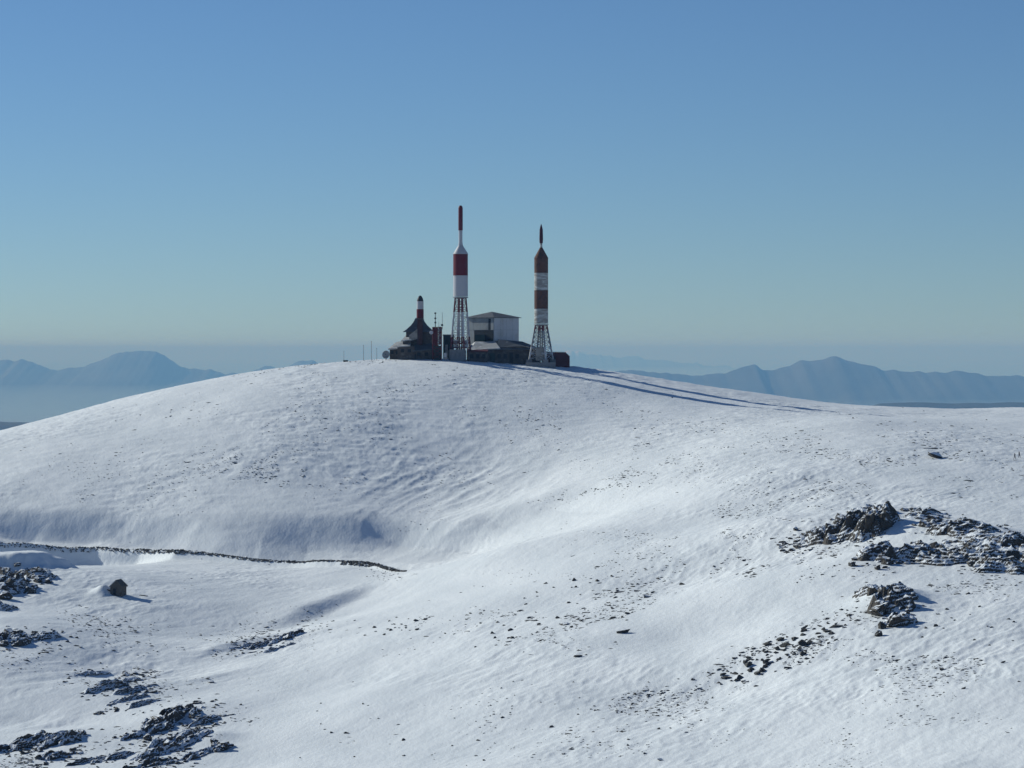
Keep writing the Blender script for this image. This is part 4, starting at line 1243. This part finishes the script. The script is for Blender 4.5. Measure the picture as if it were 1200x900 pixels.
specks('loose_stones', 'countless small dark stones poking through the snow crust', [
    ((665, 715), 125, 42, 14, 760, 1.5, 4.8, .1), ((463, 734), 42, 10, 16, 60, 1.4, 4, -.2), ((430, 765), 70, 20, 14, 30, 1.2, 3, .1),
    ((922, 763), 95, 20, 24, 620, 1.8, 5.5, -.05), ((750, 835), 85, 38, 18, 560, 1.4, 4.6, .1), ((600, 850), 95, 50, 10, 130, 1.3, 3.6, .1),
    ((1100, 760), 110, 60, 5, 700, 1.4, 4.6, .15), ((1050, 860), 160, 45, 15, 380, 1.2, 3.6, .15), ((940, 652), 110, 25, 8, 420, 1.5, 5.5, .05),
    ((1110, 680), 95, 16, -4, 200, 1.5, 5, 0), ((880, 840), 110, 45, 18, 120, 1.2, 3, .1), ((460, 870), 120, 40, 15, 50, 1.2, 3.4, .15),
    ((215, 865), 75, 40, 22, 520, 1.6, 5.5, -.05), ((60, 875), 70, 20, 16, 320, 1.6, 5.5, -.05), ((150, 800), 90, 26, 18, 460, 1.5, 5, 0), ((320, 750), 80, 22, 20, 260, 1.3, 4.5, .05), ((230, 770), 120, 30, 20, 160, 1.3, 4, .12),
    ((90, 745), 95, 28, 14, 420, 1.4, 4.6, .08), ((200, 710), 120, 30, 12, 60, 1.2, 3, .15), ((455, 672), 35, 8, -5, 120, 1.2, 3, -.2)],
    'stones', ROCKBARE, 71)
specks('scrub_tips', 'tiny dark scrub tips and ice crust dotting the summit dome', [
    ((330, 510), 260, 75, 8, 940, .9, 2.4, .08), ((520, 470), 120, 40, 0, 324, .9, 2.2, .1), ((800, 520), 260, 50, -8, 1197, .9, 2.6, .1), ((330, 550), 90, 22, -3, 444, 1, 2.6, .0),
    ((1060, 540), 150, 45, -2, 889, 1.1, 3.6, .08), ((520, 570), 70, 40, 30, 205, .9, 2.4, .1), ((740, 560), 90, 14, 16, 410, 1, 3, .0), ((870, 610), 130, 40, 12, 718, 1.1, 3.2, .08),
    ((360, 432), 90, 7, 6, 188, .9, 2.4, -.05), ((700, 640), 130, 30, 18, 273, 1, 2.6, .15), ((130, 560), 140, 45, 8, 273, .9, 2.2, .1)],
    'scrub', SCRUB, 83)

# ------------------------------------------------------------------ haze: clear mountain air between here and the far ranges
bm = MB().box(-69000, 69000, -5500, 117000, -800, 105)
hz = bm.build('haze', SNOW)
hm = bpy.data.materials.new('haze_air'); hm.use_nodes = True
t = hm.node_tree; t.nodes.remove(t.nodes['Principled BSDF'])
pv = t.nodes.new('ShaderNodeVolumePrincipled')
pv.inputs['Color'].default_value = (0.24, 0.535, 1.0, 1)
pv.inputs['Absorption Color'].default_value = (0.66, 0.69, 0.0, 1)
pv.inputs['Density'].default_value = 4.9e-5
pv.inputs['Anisotropy'].default_value = 0.0
t.links.new(pv.outputs[0], t.nodes['Material Output'].inputs['Volume'])
hz.data.materials.clear(); hz.data.materials.append(hm)
hz['kind'] = 'stuff'; hz['label'] = 'pale blue haze over the far plain and mountains'; hz['category'] = 'haze'

# a shallow layer of mist lies on the plain at the feet of the far ranges
mb = MB().box(-68000, 68000, 9000, 116000, -770, -455).build('valley_mist', SNOW)
mm = bpy.data.materials.new('mist_air'); mm.use_nodes = True
t = mm.node_tree; t.nodes.remove(t.nodes['Principled BSDF'])
pv = t.nodes.new('ShaderNodeVolumePrincipled')
pv.inputs['Color'].default_value = (0.68, 0.90, 1.0, 1)
pv.inputs['Absorption Color'].default_value = (0, 0, 0, 1)
pv.inputs['Density'].default_value = 7.0e-5
t.links.new(pv.outputs[0], t.nodes['Material Output'].inputs['Volume'])
mb.data.materials.clear(); mb.data.materials.append(mm)
mb['kind'] = 'stuff'; mb['label'] = 'pale mist lying on the plain at the foot of the far mountains'; mb['category'] = 'mist'
